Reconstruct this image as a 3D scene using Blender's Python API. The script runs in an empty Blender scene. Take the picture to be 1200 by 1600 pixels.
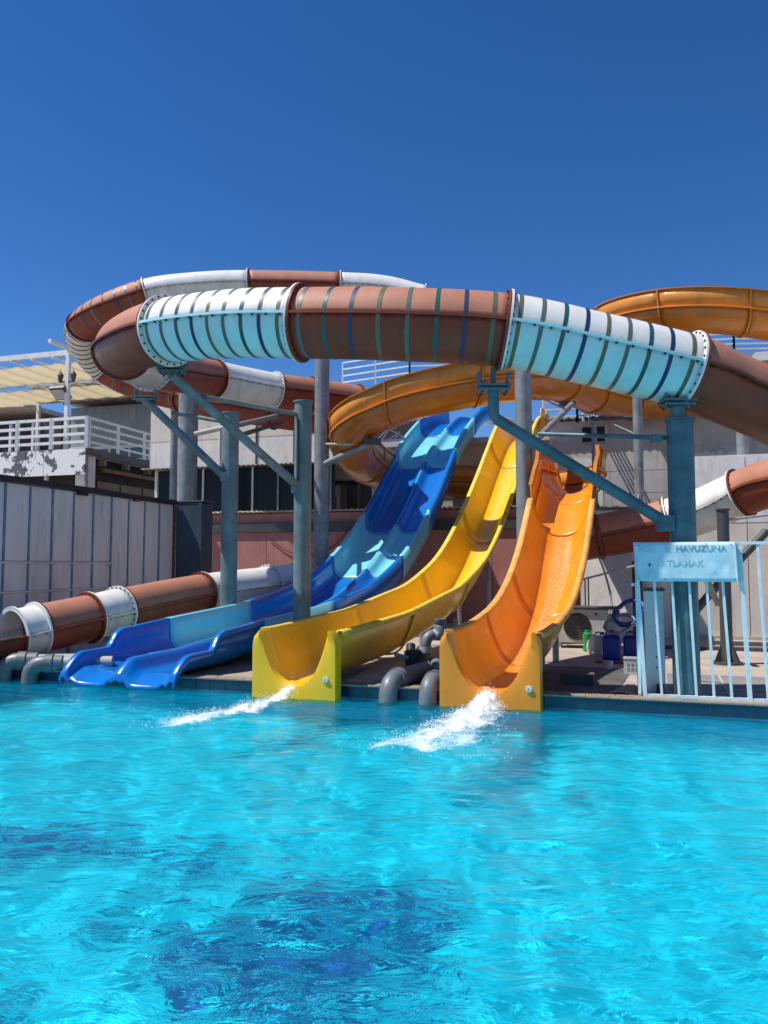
import bpy, bmesh, math, random
import numpy as np
from mathutils import Vector, Matrix, noise

random.seed(7)
rng = np.random.default_rng(11)
R = math.radians
scene = bpy.context.scene
COL = scene.collection

# ------------------------------------------------------------------ camera
PITCH = R(4.0)
CAM = Vector((0, 0, 1.5))
cam_data = bpy.data.cameras.new('camera')
cam = bpy.data.objects.new('camera', cam_data)
COL.objects.link(cam)
cam.location = CAM
cam.rotation_euler = (R(90) + PITCH, 0, 0)
cam_data.sensor_fit = 'VERTICAL'
cam_data.sensor_height = 36
cam_data.lens = 27.0
cam_data.clip_end = 3000
scene.camera = cam

# ------------------------------------------------------------------ world, sun, exposure
SUN = Vector((-0.50, -0.075, 0.86)).normalized()
world = bpy.data.worlds.new('World')
scene.world = world
world.use_nodes = True
wn = world.node_tree
for n in list(wn.nodes):
    wn.nodes.remove(n)
sky = wn.nodes.new('ShaderNodeTexSky')
sky.sky_type = 'NISHITA'
sky.sun_disc = False
sky.sun_elevation = math.asin(SUN.z)
sky.sun_rotation = math.atan2(SUN.x, SUN.y)
sky.altitude = 2200
sky.air_density = 1.0
sky.dust_density = 0.0
sky.ozone_density = 3.5
hsv = wn.nodes.new('ShaderNodeHueSaturation')
hsv.inputs['Hue'].default_value = 0.508
hsv.inputs['Saturation'].default_value = 1.28
bg = wn.nodes.new('ShaderNodeBackground')
bg.inputs['Strength'].default_value = 0.11
wo = wn.nodes.new('ShaderNodeOutputWorld')
wn.links.new(sky.outputs[0], hsv.inputs['Color'])
wn.links.new(hsv.outputs[0], bg.inputs['Color'])
wn.links.new(bg.outputs[0], wo.inputs['Surface'])

sd = bpy.data.lights.new('sun', 'SUN')
sd.energy = 4.7
sd.angle = R(0.53)
sd.cycles.is_caustics_light = True
sd.color = (1.0, 0.95, 0.87)
so = bpy.data.objects.new('sun', sd)
COL.objects.link(so)
so.rotation_euler = (-SUN).to_track_quat('-Z', 'Y').to_euler()
so.location = (-20, 0, 30)

scene.view_settings.view_transform = 'Standard'
scene.view_settings.look = 'None'
scene.view_settings.exposure = 0.3
scene.view_settings.gamma = 1.0
scene.render.engine = 'CYCLES'
scene.cycles.use_denoising = True
scene.cycles.max_bounces = 7
scene.cycles.diffuse_bounces = 3
scene.cycles.glossy_bounces = 3
scene.cycles.use_adaptive_sampling = True
scene.cycles.adaptive_threshold = 0.02
scene.cycles.transparent_max_bounces = 12
scene.cycles.sample_clamp_indirect = 6

# ------------------------------------------------------------------ layout helpers
_c, _s = math.cos(PITCH), math.sin(PITCH)


def P(px, py, Y):
    """a point of the place, measured off the photograph, at depth Y"""
    xc = (px - 600) / 1200
    yc = (800 - py) / 1200
    t = Y / (_c - yc * _s)
    return Vector((xc * t, Y, 1.5 + (_s + yc * _c) * t))


EA = R(17.1)
EU = Vector((math.cos(EA), -math.sin(EA), 0))      # along the pool edge
EV = Vector((math.sin(EA), math.cos(EA), 0))       # away from the pool
ORG = Vector((0, 8.77, 0))
UP = Vector((0, 0, 1))


def W(u, v, z=0.0):
    return ORG + EU * u + EV * v + UP * z


def UV(p):
    q = Vector((p[0], p[1], 0)) - ORG
    return q.dot(EU), q.dot(EV)


def on_v(px, v):
    """world x,y where the column px of the photograph meets the plane v"""
    k = (px - 600) / 1200 / _c
    y = (v + EV.y * ORG.y) / (EV.x * k + EV.y)
    return k * y, y


DECK = 0.13

# ------------------------------------------------------------------ materials
MATS = {}


def mat(name, col, rough=0.5, var=0.12, scale=6.0, metal=0.0, bump=0.0, bscale=60.0, coat=0.0,
        spec=0.5, col2=None, thr=None, stretch=None, rvar=0.12, dirt=0.0, dcol=(0.10, 0.085, 0.07)):
    if name in MATS:
        return MATS[name]
    m = bpy.data.materials.new(name)
    m.use_nodes = True
    nt = m.node_tree
    b = nt.nodes['Principled BSDF']
    tc = nt.nodes.new('ShaderNodeTexCoord')
    mp = nt.nodes.new('ShaderNodeMapping')
    nt.links.new(tc.outputs['Object'], mp.inputs['Vector'])
    if stretch:
        mp.inputs['Scale'].default_value = stretch
    nz = nt.nodes.new('ShaderNodeTexNoise')
    nz.inputs['Scale'].default_value = scale
    nz.inputs['Detail'].default_value = 6
    nz.inputs['Roughness'].default_value = 0.62
    nt.links.new(mp.outputs[0], nz.inputs['Vector'])
    ramp = nt.nodes.new('ShaderNodeValToRGB')
    if col2 is None:
        lo = [max(0, c * (1 - var * 1.6)) for c in col]
        hi = [min(1, c * (1 + var)) for c in col]
        e = (0.3, 0.72)
    else:
        lo, hi = col2, col
        e = thr or (0.4, 0.5)
    ramp.color_ramp.elements[0].position = e[0]
    ramp.color_ramp.elements[1].position = e[1]
    ramp.color_ramp.elements[0].color = (*lo, 1)
    ramp.color_ramp.elements[1].color = (*hi, 1)
    nt.links.new(nz.outputs['Fac'], ramp.inputs[0])
    csock = ramp.outputs[0]
    if dirt:
        dm = nt.nodes.new('ShaderNodeMapping')
        dm.inputs['Scale'].default_value = (1, 1, 0.14)
        nt.links.new(tc.outputs['Object'], dm.inputs['Vector'])
        dn = nt.nodes.new('ShaderNodeTexNoise')
        dn.inputs['Scale'].default_value = 7.0
        dn.inputs['Detail'].default_value = 9
        dn.inputs['Roughness'].default_value = 0.7
        nt.links.new(dm.outputs[0], dn.inputs['Vector'])
        dr = nt.nodes.new('ShaderNodeMapRange')
        dr.inputs['From Min'].default_value = 0.50
        dr.inputs['From Max'].default_value = 0.78
        dr.inputs['To Max'].default_value = dirt
        nt.links.new(dn.outputs['Fac'], dr.inputs['Value'])
        dx = nt.nodes.new('ShaderNodeMix'); dx.data_type = 'RGBA'
        dx.inputs[7].default_value = (*dcol, 1)
        nt.links.new(dr.outputs[0], dx.inputs[0])
        nt.links.new(csock, dx.inputs[6])
        csock = dx.outputs[2]
    nt.links.new(csock, b.inputs['Base Color'])
    b.inputs['Metallic'].default_value = metal
    b.inputs['Specular IOR Level'].default_value = spec
    mr = nt.nodes.new('ShaderNodeMapRange')
    mr.inputs['To Min'].default_value = min(1, rough + rvar)
    mr.inputs['To Max'].default_value = max(0.03, rough - rvar)
    nt.links.new(nz.outputs['Fac'], mr.inputs['Value'])
    nt.links.new(mr.outputs[0], b.inputs['Roughness'])
    if coat:
        b.inputs['Coat Weight'].default_value = coat
        b.inputs['Coat Roughness'].default_value = 0.12
    if bump:
        n2 = nt.nodes.new('ShaderNodeTexNoise')
        n2.inputs['Scale'].default_value = bscale
        n2.inputs['Detail'].default_value = 4
        nt.links.new(mp.outputs[0], n2.inputs['Vector'])
        bp = nt.nodes.new('ShaderNodeBump')
        bp.inputs['Strength'].default_value = bump
        bp.inputs['Distance'].default_value = 0.02
        nt.links.new(n2.outputs['Fac'], bp.inputs['Height'])
        nt.links.new(bp.outputs[0], b.inputs['Normal'])
    MATS[name] = m
    return m


M = {}
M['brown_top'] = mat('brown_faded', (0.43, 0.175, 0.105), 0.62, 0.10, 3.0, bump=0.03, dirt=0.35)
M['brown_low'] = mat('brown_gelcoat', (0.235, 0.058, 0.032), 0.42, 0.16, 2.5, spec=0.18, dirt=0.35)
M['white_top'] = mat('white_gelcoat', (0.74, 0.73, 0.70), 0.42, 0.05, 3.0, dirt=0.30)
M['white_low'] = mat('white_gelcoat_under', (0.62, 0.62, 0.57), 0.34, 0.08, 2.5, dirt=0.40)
M['pool_tint_low'] = mat('white_gelcoat_pool_tint', (0.46, 0.76, 0.78), 0.4, 0.07, 2.5, spec=0.35, dirt=0.22)  # white underside with the pool's cyan bounce light put into its colour
M['navy'] = mat('navy_band', (0.010, 0.032, 0.11), 0.5, 0.1, 8)
M['green'] = mat('dark_green_band', (0.015, 0.09, 0.085), 0.4, 0.1, 8)
M['olive'] = mat('olive_band', (0.11, 0.13, 0.07), 0.4, 0.1, 8)
M['greyband'] = mat('grey_green_band', (0.10, 0.13, 0.12), 0.4, 0.1, 8)
M['blackband'] = mat('black_band', (0.02, 0.022, 0.026), 0.4, 0.1, 8)
M['bolt'] = mat('dark_bolt', (0.03, 0.03, 0.032), 0.5, 0.2, 30)
M['yellow'] = mat('yellow_gelcoat', (0.86, 0.50, 0.006), 0.26, 0.06, 3.0, coat=0.3, bump=0.02, bscale=9, dirt=0.22, dcol=(0.30, 0.20, 0.02))
M['yellow_rim'] = mat('yellow_rim', (0.80, 0.58, 0.06), 0.5, 0.10, 7.0, dirt=0.35)
M['orange'] = mat('orange_gelcoat', (0.80, 0.27, 0.008), 0.26, 0.08, 3.0, coat=0.3, bump=0.02, bscale=9, dirt=0.22, dcol=(0.30, 0.11, 0.02))
M['orange_rim'] = mat('orange_rim', (0.78, 0.36, 0.07), 0.5, 0.14, 6.0, dirt=0.35)
M['orange_out'] = mat('orange_outer_shell', (0.52, 0.165, 0.010), 0.30, 0.14, 2.0, coat=0.15, dirt=0.35)
M['orange_wall'] = mat('orange_flume_wall', (0.66, 0.25, 0.030), 0.40, 0.12, 3.0, dirt=0.30)
M['blue'] = mat('blue_gelcoat', (0.003, 0.155, 0.54), 0.22, 0.08, 3.0, coat=0.4, bump=0.02, bscale=9, dirt=0.25, dcol=(0.05, 0.12, 0.25))
M['cyan'] = mat('cyan_gelcoat', (0.20, 0.62, 0.74), 0.24, 0.06, 3.0, coat=0.3, dirt=0.22, dcol=(0.12, 0.25, 0.28))
M['galv'] = mat('galvanised_steel', (0.25, 0.27, 0.28), 0.5, 0.22, 5.0, metal=0.25, bump=0.05, dirt=0.50)
M['teal'] = mat('teal_steel', (0.062, 0.150, 0.175), 0.5, 0.25, 4.5, bump=0.03, dirt=0.45)  # steel with a dark teal base colour
M['tealgrey'] = mat('weathered_teal_steel', (0.15, 0.225, 0.235), 0.5, 0.25, 4.0, bump=0.04, dirt=0.50)
M['steel_dk'] = mat('dark_steel', (0.06, 0.062, 0.065), 0.5, 0.2, 8)
M['white_paint'] = mat('white_paint', (0.76, 0.76, 0.74), 0.45, 0.06, 6, dirt=0.30)
M['fence_blue'] = mat('pale_blue_paint', (0.66, 0.78, 0.80), 0.45, 0.10, 8, dirt=0.30)
M['sign_blue'] = mat('sign_blue', (0.52, 0.75, 0.80), 0.42, 0.14, 3.5, bump=0.05, bscale=12, dirt=0.28, dcol=(0.20,0.30,0.33))
M['sign_text'] = mat('faded_lettering', (0.20, 0.42, 0.50), 0.6, 0.3, 10)
M['grey_wall'] = mat('grey_render', (0.52, 0.50, 0.48), 0.85, 0.10, 1.6, bump=0.2, bscale=25, dirt=0.45)
M['patch'] = mat('white_patch_paint', (0.72, 0.71, 0.68), 0.8, 0.08, 5, bump=0.15, bscale=25, dirt=0.25)
M['cream_wall'] = mat('cream_panel', (0.68, 0.63, 0.55), 0.7, 0.07, 2.0, dirt=0.40)
M['white_panel'] = mat('white_panel', (0.72, 0.70, 0.67), 0.7, 0.08, 2.0, dirt=0.45)
M['red_wall'] = mat('dusty_red_panel', (0.42, 0.175, 0.155), 0.75, 0.14, 2.0, dirt=0.50)
M['cont'] = mat('pale_grey_sheet', (0.70, 0.69, 0.69), 0.55, 0.10, 1.5, stretch=(1, 1, 0.4), dirt=0.40)
M['cont_rib'] = mat('blue_grey_rib', (0.22, 0.29, 0.36), 0.5, 0.2, 6)
M['dark_blue'] = mat('dark_blue_sheet', (0.045, 0.075, 0.11), 0.45, 0.25, 3)
M['rust'] = mat('rusty_steel', (0.16, 0.075, 0.03), 0.8, 0.4, 8, bump=0.2)
M['black'] = mat('black_gutter', (0.02, 0.02, 0.021), 0.6, 0.3, 6)
M['dark_in'] = mat('dark_interior', (0.035, 0.034, 0.034), 0.9, 0.3, 3)
M['roof'] = mat('corrugated_roof', (0.20, 0.17, 0.15), 0.7, 0.3, 5)
M['roof_lt'] = mat('pale_corrugated_roof', (0.42, 0.38, 0.34), 0.7, 0.2, 5)
M['concrete'] = mat('concrete', (0.46, 0.40, 0.34), 0.85, 0.14, 3, bump=0.25, bscale=40)
M['deck'] = mat('ground_concrete', (0.42, 0.345, 0.29), 0.85, 0.2, 1.3, bump=0.25, bscale=30)
M['dark_slab'] = mat('dark_wet_paving', (0.10, 0.095, 0.09), 0.7, 0.25, 3, bump=0.2)
M['plank'] = mat('grey_weathered_deck', (0.25, 0.24, 0.235), 0.8, 0.18, 5, stretch=(1, 9, 1))
M['terracotta'] = mat('terracotta_board', (0.42, 0.24, 0.175), 0.75, 0.22, 4, bump=0.1)
M['tile'] = mat('navy_pool_tile', (0.012, 0.040, 0.085), 0.2, 0.3, 2.0, coat=0.2)
M['tile2'] = mat('blue_pool_tile', (0.03, 0.20, 0.36), 0.2, 0.2, 2.0)
M['grout'] = mat('grout', (0.40, 0.40, 0.36), 0.9, 0.1, 10)
M['coping'] = mat('brown_coping', (0.34, 0.25, 0.18), 0.75, 0.25, 6, bump=0.2)
M['pvc'] = mat('grey_pvc', (0.15, 0.17, 0.185), 0.45, 0.2, 5, dirt=0.40)
M['pvc_lt'] = mat('sunbleached_pvc', (0.36, 0.37, 0.37), 0.55, 0.15, 5)
M['cloth'] = mat('cream_canvas', (0.84, 0.77, 0.60), 0.85, 0.08, 2)
M['grey_clad'] = mat('blue_grey_cladding', (0.30, 0.34, 0.38), 0.6, 0.1, 2)
M['glass'] = mat('window_glass', (0.10, 0.15, 0.20), 0.08, 0.2, 1.0)
M['dark_glass'] = mat('dark_glass', (0.012, 0.013, 0.015), 0.15, 0.2, 1.0, spec=0.15)
M['peel'] = mat('peeling_white_board', (0.78, 0.77, 0.75), 0.7, col2=(0.11, 0.11, 0.12), thr=(0.44, 0.455),
                scale=1.1, bump=0.1)
M['wood'] = mat('brown_board', (0.16, 0.07, 0.03), 0.6, 0.2, 4)
M['ac'] = mat('dirty_white_enamel', (0.50, 0.47, 0.43), 0.55, 0.14, 4, dirt=0.50)
M['plastic_w'] = mat('milky_plastic', (0.52, 0.53, 0.52), 0.45, 0.12, 4, dirt=0.30)
M['plastic_b'] = mat('blue_plastic', (0.008, 0.02, 0.26), 0.35, 0.15, 4)
M['plastic_g'] = mat('green_plastic', (0.02, 0.30, 0.06), 0.35, 0.12, 4)
M['hose_b'] = mat('blue_hose', (0.008, 0.05, 0.20), 0.4, 0.2, 6)
M['hose_g'] = mat('grey_hose', (0.20, 0.23, 0.25), 0.5, 0.2, 6)
M['rubber'] = mat('black_rubber', (0.015, 0.015, 0.016), 0.6, 0.2, 6)
M['turf'] = mat('green_carpet', (0.03, 0.12, 0.04), 0.95, 0.3, 30, bump=0.4)
M['brick'] = mat('brown_grey_panel', (0.22, 0.18, 0.14), 0.8, 0.15, 3)
M['red_pl'] = mat('red_plastic', (0.22, 0.03, 0.03), 0.5, 0.2, 4)
M['lamp_glass'] = mat('lantern_glass', (0.4, 0.4, 0.38), 0.2, 0.1, 4)


_nt = M['cloth'].node_tree
_tl = _nt.nodes.new('ShaderNodeBsdfTranslucent')
_tl.inputs['Color'].default_value = (0.92, 0.84, 0.66, 1)
_mx = _nt.nodes.new('ShaderNodeMixShader')
_mx.inputs[0].default_value = 0.55
_nt.links.new(_nt.nodes['Principled BSDF'].outputs[0], _mx.inputs[1])
_nt.links.new(_tl.outputs[0], _mx.inputs[2])
_nt.links.new(_mx.outputs[0], _nt.nodes['Material Output'].inputs['Surface'])


# ------------------------------------------------------------------ mesh helpers
def mesh(name, V, F, m, parent=None, smooth=False, kind=None, label=None):
    me = bpy.data.meshes.new(name)
    me.from_pydata([tuple(v) for v in V], [], F)
    me.update()
    o = bpy.data.objects.new(name, me)
    COL.objects.link(o)
    me.materials.append(M[m] if isinstance(m, str) else m)
    if smooth:
        me.polygons.foreach_set('use_smooth', [True] * len(me.polygons))
    if parent is not None:
        o.parent = parent
        if parent.type == 'EMPTY':
            o.matrix_parent_inverse = Matrix.Translation(-parent.location)
    if kind:
        o['kind'] = kind
    if label:
        o['label'] = label
    return o


def thing(name, label, cat, loc=(0, 0, 0), group=None):
    o = bpy.data.objects.new(name, None)
    o.empty_display_size = 0.2
    COL.objects.link(o)
    o.location = loc
    o['label'] = label
    o['category'] = cat
    if group:
        o['group'] = group
    return o


def tag(o, label, cat, group=None):
    o['label'] = label
    o['category'] = cat
    if group:
        o['group'] = group
    return o


def struct(o):
    o['kind'] = 'structure'
    return o


def box_vf(o, a, b, c):
    """box from corner o along vectors a, b, c"""
    o, a, b, c = Vector(o), Vector(a), Vector(b), Vector(c)
    V = [o, o + a, o + a + b, o + b, o + c, o + a + c, o + a + b + c, o + b + c]
    F = [(0, 3, 2, 1), (4, 5, 6, 7), (0, 1, 5, 4), (1, 2, 6, 5), (2, 3, 7, 6), (3, 0, 4, 7)]
    if a.cross(b).dot(c) < 0:
        F = [tuple(reversed(f)) for f in F]
    return V, F


def box(name, o, a, b, c, m, parent=None, bevel=0.0, **kw):
    V, F = box_vf(o, a, b, c)
    ob = mesh(name, V, F, m, parent, **kw)
    if bevel:
        bm = bmesh.new()
        bm.from_mesh(ob.data)
        bmesh.ops.bevel(bm, geom=bm.edges[:], offset=bevel, segments=2, affect='EDGES', profile=0.5)
        bm.to_mesh(ob.data)
        bm.free()
    return ob


def ubox(name, u0, u1, v0, v1, z0, z1, m, parent=None, bevel=0.0, **kw):
    return box(name, W(u0, v0, z0), EU * (u1 - u0), EV * (v1 - v0), UP * (z1 - z0), m, parent, bevel, **kw)


def merge(*vf):
    V, F = [], []
    for v, f in vf:
        k = len(V)
        V += list(v)
        F += [tuple(i + k for i in q) for q in f]
    return V, F


def pipe_vf(pts, r, seg=14, caps=True, rads=None):
    pts = [Vector(p) for p in pts]
    V, F = [], []
    n = len(pts)
    ref = None
    for i, p in enumerate(pts):
        t = (pts[min(i + 1, n - 1)] - pts[max(i - 1, 0)]).normalized()
        if ref is None:
            ref = UP if abs(t.z) < 0.9 else Vector((1, 0, 0))
        a = t.cross(ref).normalized()
        b = a.cross(t)
        ref = b
        rr = rads[i] if rads else r
        for k in range(seg):
            w = 2 * math.pi * k / seg
            V.append(p + a * (rr * math.cos(w)) + b * (rr * math.sin(w)))
    for i in range(n - 1):
        for k in range(seg):
            k2 = (k + 1) % seg
            F.append((i * seg + k, i * seg + k2, (i + 1) * seg + k2, (i + 1) * seg + k))
    if caps:
        F.append(tuple(reversed(range(seg))))
        F.append(tuple((n - 1) * seg + k for k in range(seg)))
    return V, F


def smooth_by_angle(o, ang=40):
    me = o.data
    bm = bmesh.new()
    bm.from_mesh(me)
    for f in bm.faces:
        f.smooth = True
    for e in bm.edges:
        if len(e.link_faces) == 2 and e.calc_face_angle(0) > R(ang):
            e.smooth = False
    bm.to_mesh(me)
    bm.free()
    return o


def pipe(name, pts, r, m, parent=None, seg=14, rads=None, caps=True, **kw):
    V, F = pipe_vf(pts, r, seg, caps, rads)
    return smooth_by_angle(mesh(name, V, F, m, parent, **kw), 50)


def bar(name, p, q, w, h, m, parent=None):
    """rectangular bar from p to q"""
    p, q = Vector(p), Vector(q)
    t = (q - p).normalized()
    a = t.cross(UP)
    a = a.normalized() if a.length > 1e-3 else Vector((1, 0, 0))
    b = a.cross(t).normalized()
    return box(name, p - a * w / 2 - b * h / 2, q - p, a * w, b * h, m, parent)


def catmull(pts, per=12):
    pts = [Vector(p) for p in pts]
    n = len(pts)
    out = []
    for i in range(n - 1):
        p0 = pts[i - 1] if i else pts[0] * 2 - pts[1]
        p1, p2 = pts[i], pts[i + 1]
        p3 = pts[i + 2] if i + 2 < n else pts[-1] * 2 - pts[-2]
        for k in range(per):
            t = k / per
            out.append(0.5 * ((2 * p1) + (p2 - p0) * t + (2 * p0 - 5 * p1 + 4 * p2 - p3) * t * t
                              + (3 * p1 - p0 - 3 * p2 + p3) * t ** 3))
    out.append(pts[-1])
    return out


def frames(pts):
    fr = []
    n = len(pts)
    for i in range(n):
        t = (pts[min(i + 1, n - 1)] - pts[max(i - 1, 0)]).normalized()
        l = t.cross(UP).normalized()
        fr.append((t, l, l.cross(t)))
    return fr


def sweep(pts, fr, prof):
    """open sweep of a profile [(lateral, up)...] (or a list of profiles) along a path"""
    V, F = [], []
    n = len(pts)
    per = isinstance(prof[0], list)
    m = len(prof[0]) if per else len(prof)
    for i in range(n):
        t, l, u = fr[i]
        for (x, h) in (prof[i] if per else prof):
            V.append(pts[i] + l * x + u * h)
    for i in range(n - 1):
        for k in range(m - 1):
            a = i * m + k
            F.append((a, a + 1, a + m + 1, a + m))
    return V, F


def solid(o, th, off=-1.0):
    md = o.modifiers.new('thickness', 'SOLIDIFY')
    md.thickness = th
    md.offset = off
    return o


def lathe(name, centre, prof, m, parent=None, seg=20, axis=UP, **kw):
    """prof [(r, h)...] turned about an axis through centre"""
    axis = Vector(axis).normalized()
    a = axis.cross(Vector((1, 0, 0)) if abs(axis.x) < 0.9 else Vector((0, 1, 0))).normalized()
    b = axis.cross(a)
    V, F = [], []
    for (r, h) in prof:
        for k in range(seg):
            w = 2 * math.pi * k / seg
            V.append(Vector(centre) + axis * h + a * (r * math.cos(w)) + b * (r * math.sin(w)))
    for i in range(len(prof) - 1):
        for k in range(seg):
            k2 = (k + 1) % seg
            F.append((i * seg + k, i * seg + k2, (i + 1) * seg + k2, (i + 1) * seg + k))
    F.append(tuple(reversed(range(seg))))
    F.append(tuple((len(prof) - 1) * seg + k for k in range(seg)))
    return smooth_by_angle(mesh(name, V, F, m, parent, **kw), 40)


# ================================================================== SETTING
PU0, PU1, PV0 = -17.0, 13.0, -7.95     # pool rectangle in edge coordinates, far edge at v = 0

# ground: one sheet with the pool cut out, reaching the horizon
us = [-900, PU0 - 0.02, PU1 + 0.02, 900]
vs = [-900, PV0 - 0.02, 0.30, 900]
V = [W(u, v, DECK - 0.02) for v in vs for u in us]
F = []
for j in range(3):
    for i in range(3):
        if not (i == 1 and j == 1):
            a = j * 4 + i
            F.append((a, a + 1, a + 5, a + 4))
struct(mesh('ground', V, F, 'deck'))

# --- pool basin
floor_z = -1.25
mfl = bpy.data.materials.new('pool_floor_mosaic')
mfl.use_nodes = True
nt = mfl.node_tree
b = nt.nodes['Principled BSDF']
b.inputs['Roughness'].default_value = 0.6
tc = nt.nodes.new('ShaderNodeTexCoord')
wrp = nt.nodes.new('ShaderNodeTexNoise')
wrp.inputs['Scale'].default_value = 3.0
wrp.inputs['Detail'].default_value = 9
wrp.inputs['Roughness'].default_value = 0.65
nt.links.new(tc.outputs['Object'], wrp.inputs['Vector'])
sub = nt.nodes.new('ShaderNodeVectorMath'); sub.operation = 'SUBTRACT'
sub.inputs[1].default_value = (0.5, 0.5, 0.5)
nt.links.new(wrp.outputs['Color'], sub.inputs[0])
scl = nt.nodes.new('ShaderNodeVectorMath'); scl.operation = 'SCALE'
scl.inputs['Scale'].default_value = 1.1
nt.links.new(sub.outputs[0], scl.inputs[0])
add = nt.nodes.new('ShaderNodeVectorMath'); add.operation = 'ADD'
nt.links.new(tc.outputs['Object'], add.inputs[0])
nt.links.new(scl.outputs[0], add.inputs[1])


def floor_blob(cx, cy, rx, ry):
    """soft ellipse on the pool floor, 1 inside"""
    s1 = nt.nodes.new('ShaderNodeMapping')
    s1.vector_type = 'TEXTURE'
    s1.inputs['Location'].default_value = (cx, cy, 0)
    s1.inputs['Scale'].default_value = (rx, ry, 1000)
    nt.links.new(add.outputs[0], s1.inputs['Vector'])
    ln = nt.nodes.new('ShaderNodeVectorMath'); ln.operation = 'LENGTH'
    nt.links.new(s1.outputs[0], ln.inputs[0])
    r = nt.nodes.new('ShaderNodeMapRange')
    r.inputs['From Min'].default_value = 0.92
    r.inputs['From Max'].default_value = 1.02
    r.inputs['To Min'].default_value = 1
    r.inputs['To Max'].default_value = 0
    nt.links.new(ln.outputs['Value'], r.inputs['Value'])
    return r.outputs[0]


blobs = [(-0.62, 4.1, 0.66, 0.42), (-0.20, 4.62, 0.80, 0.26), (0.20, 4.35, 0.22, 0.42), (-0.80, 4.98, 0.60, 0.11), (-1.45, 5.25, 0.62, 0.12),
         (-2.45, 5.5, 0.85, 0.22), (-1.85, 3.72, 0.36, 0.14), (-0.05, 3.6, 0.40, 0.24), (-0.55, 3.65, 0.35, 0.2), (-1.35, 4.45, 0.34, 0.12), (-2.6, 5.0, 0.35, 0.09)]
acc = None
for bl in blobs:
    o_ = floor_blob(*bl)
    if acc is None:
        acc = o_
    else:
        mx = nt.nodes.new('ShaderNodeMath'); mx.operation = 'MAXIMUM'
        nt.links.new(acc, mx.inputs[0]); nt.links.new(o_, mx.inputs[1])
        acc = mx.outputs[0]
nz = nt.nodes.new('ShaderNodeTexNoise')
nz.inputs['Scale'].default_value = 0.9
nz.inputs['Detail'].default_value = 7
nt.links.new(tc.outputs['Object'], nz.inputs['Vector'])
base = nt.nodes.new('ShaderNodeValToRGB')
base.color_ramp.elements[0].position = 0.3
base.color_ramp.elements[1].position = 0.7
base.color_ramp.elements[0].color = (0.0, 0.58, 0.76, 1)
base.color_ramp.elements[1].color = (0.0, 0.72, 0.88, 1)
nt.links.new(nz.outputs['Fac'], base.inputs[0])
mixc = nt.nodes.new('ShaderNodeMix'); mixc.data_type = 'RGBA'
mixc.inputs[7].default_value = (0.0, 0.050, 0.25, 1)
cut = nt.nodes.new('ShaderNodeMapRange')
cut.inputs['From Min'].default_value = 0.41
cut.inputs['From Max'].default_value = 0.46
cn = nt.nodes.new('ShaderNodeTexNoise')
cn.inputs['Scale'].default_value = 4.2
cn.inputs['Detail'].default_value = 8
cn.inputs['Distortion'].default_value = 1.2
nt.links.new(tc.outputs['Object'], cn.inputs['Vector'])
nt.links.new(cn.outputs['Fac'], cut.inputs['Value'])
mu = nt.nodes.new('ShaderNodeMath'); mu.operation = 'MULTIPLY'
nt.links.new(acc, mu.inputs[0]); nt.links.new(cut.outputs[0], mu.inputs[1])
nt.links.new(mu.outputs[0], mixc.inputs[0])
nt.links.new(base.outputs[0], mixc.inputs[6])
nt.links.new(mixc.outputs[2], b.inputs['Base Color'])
M['pool_floor'] = mfl
M['pool_wall'] = mat('pool_wall_paint', (0.01, 0.52, 0.72), 0.6, 0.1, 2)

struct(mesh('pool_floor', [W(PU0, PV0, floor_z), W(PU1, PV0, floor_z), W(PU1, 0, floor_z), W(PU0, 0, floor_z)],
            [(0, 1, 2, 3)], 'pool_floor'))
for (a_, b_) in (((PU0, 0), (PU0, PV0)), ((PU0, PV0), (PU1, PV0)), ((PU1, PV0), (PU1, 0))):
    struct(mesh('pool_side', [W(*a_, floor_z), W(*b_, floor_z), W(*b_, DECK - 0.02), W(*a_, DECK - 0.02)], [(0, 1, 2, 3)], 'pool_wall'))
# far pool wall with its tile courses (individual tiles where they show)
pw = struct(ubox('pool_wall', PU0, PU1, 0.012, 0.28, floor_z, DECK - 0.004, 'grout'))
struct(ubox('pool_side', PU0, PU1, 0.006, 0.0119, floor_z, -0.17, 'pool_wall'))
tv, tf = box_vf((0, 0, 0), EU * 0.193, EV * 0.012, UP * 0.118)
tme = None
for i in range(84):
    u = -8.6 + i * 0.2
    for (z, mm) in ((0.006, 'tile'), (-0.118, 'tile2')):
        if tme is None:
            o = mesh('tile', tv, tf, mm, pw)
            tme = {'tile': o.data}
        elif mm not in tme:
            o = mesh('tile', tv, tf, mm, pw)
            tme[mm] = o.data
        else:
            o = bpy.data.objects.new('tile', tme[mm])
            COL.objects.link(o)
            o.parent = pw
        o.location = W(u, 0.0 + random.uniform(-0.0012, 0.0012), z)
# coping: small stone pieces along the edge
cop = struct(ubox('coping', PU0, PU1, -0.006, 0.2, DECK - 0.003, DECK + 0.004, 'grout'))
cv, cf = box_vf((0, 0, 0), EU * 0.112, EV * 0.098, UP * 0.012)
cme = None
for i in range(135):
    for j in range(2):
        if cme is None:
            o = mesh('coping_stone', cv, cf, 'coping', cop)
            cme = o.data
        else:
            o = bpy.data.objects.new('coping_stone', cme)
            COL.objects.link(o)
            o.parent = cop
        o.location = W(-8.6 + i * 0.12 + j * 0.06, -0.012 + j * 0.103, DECK + 0.002 + random.uniform(0, 0.004))

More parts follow.
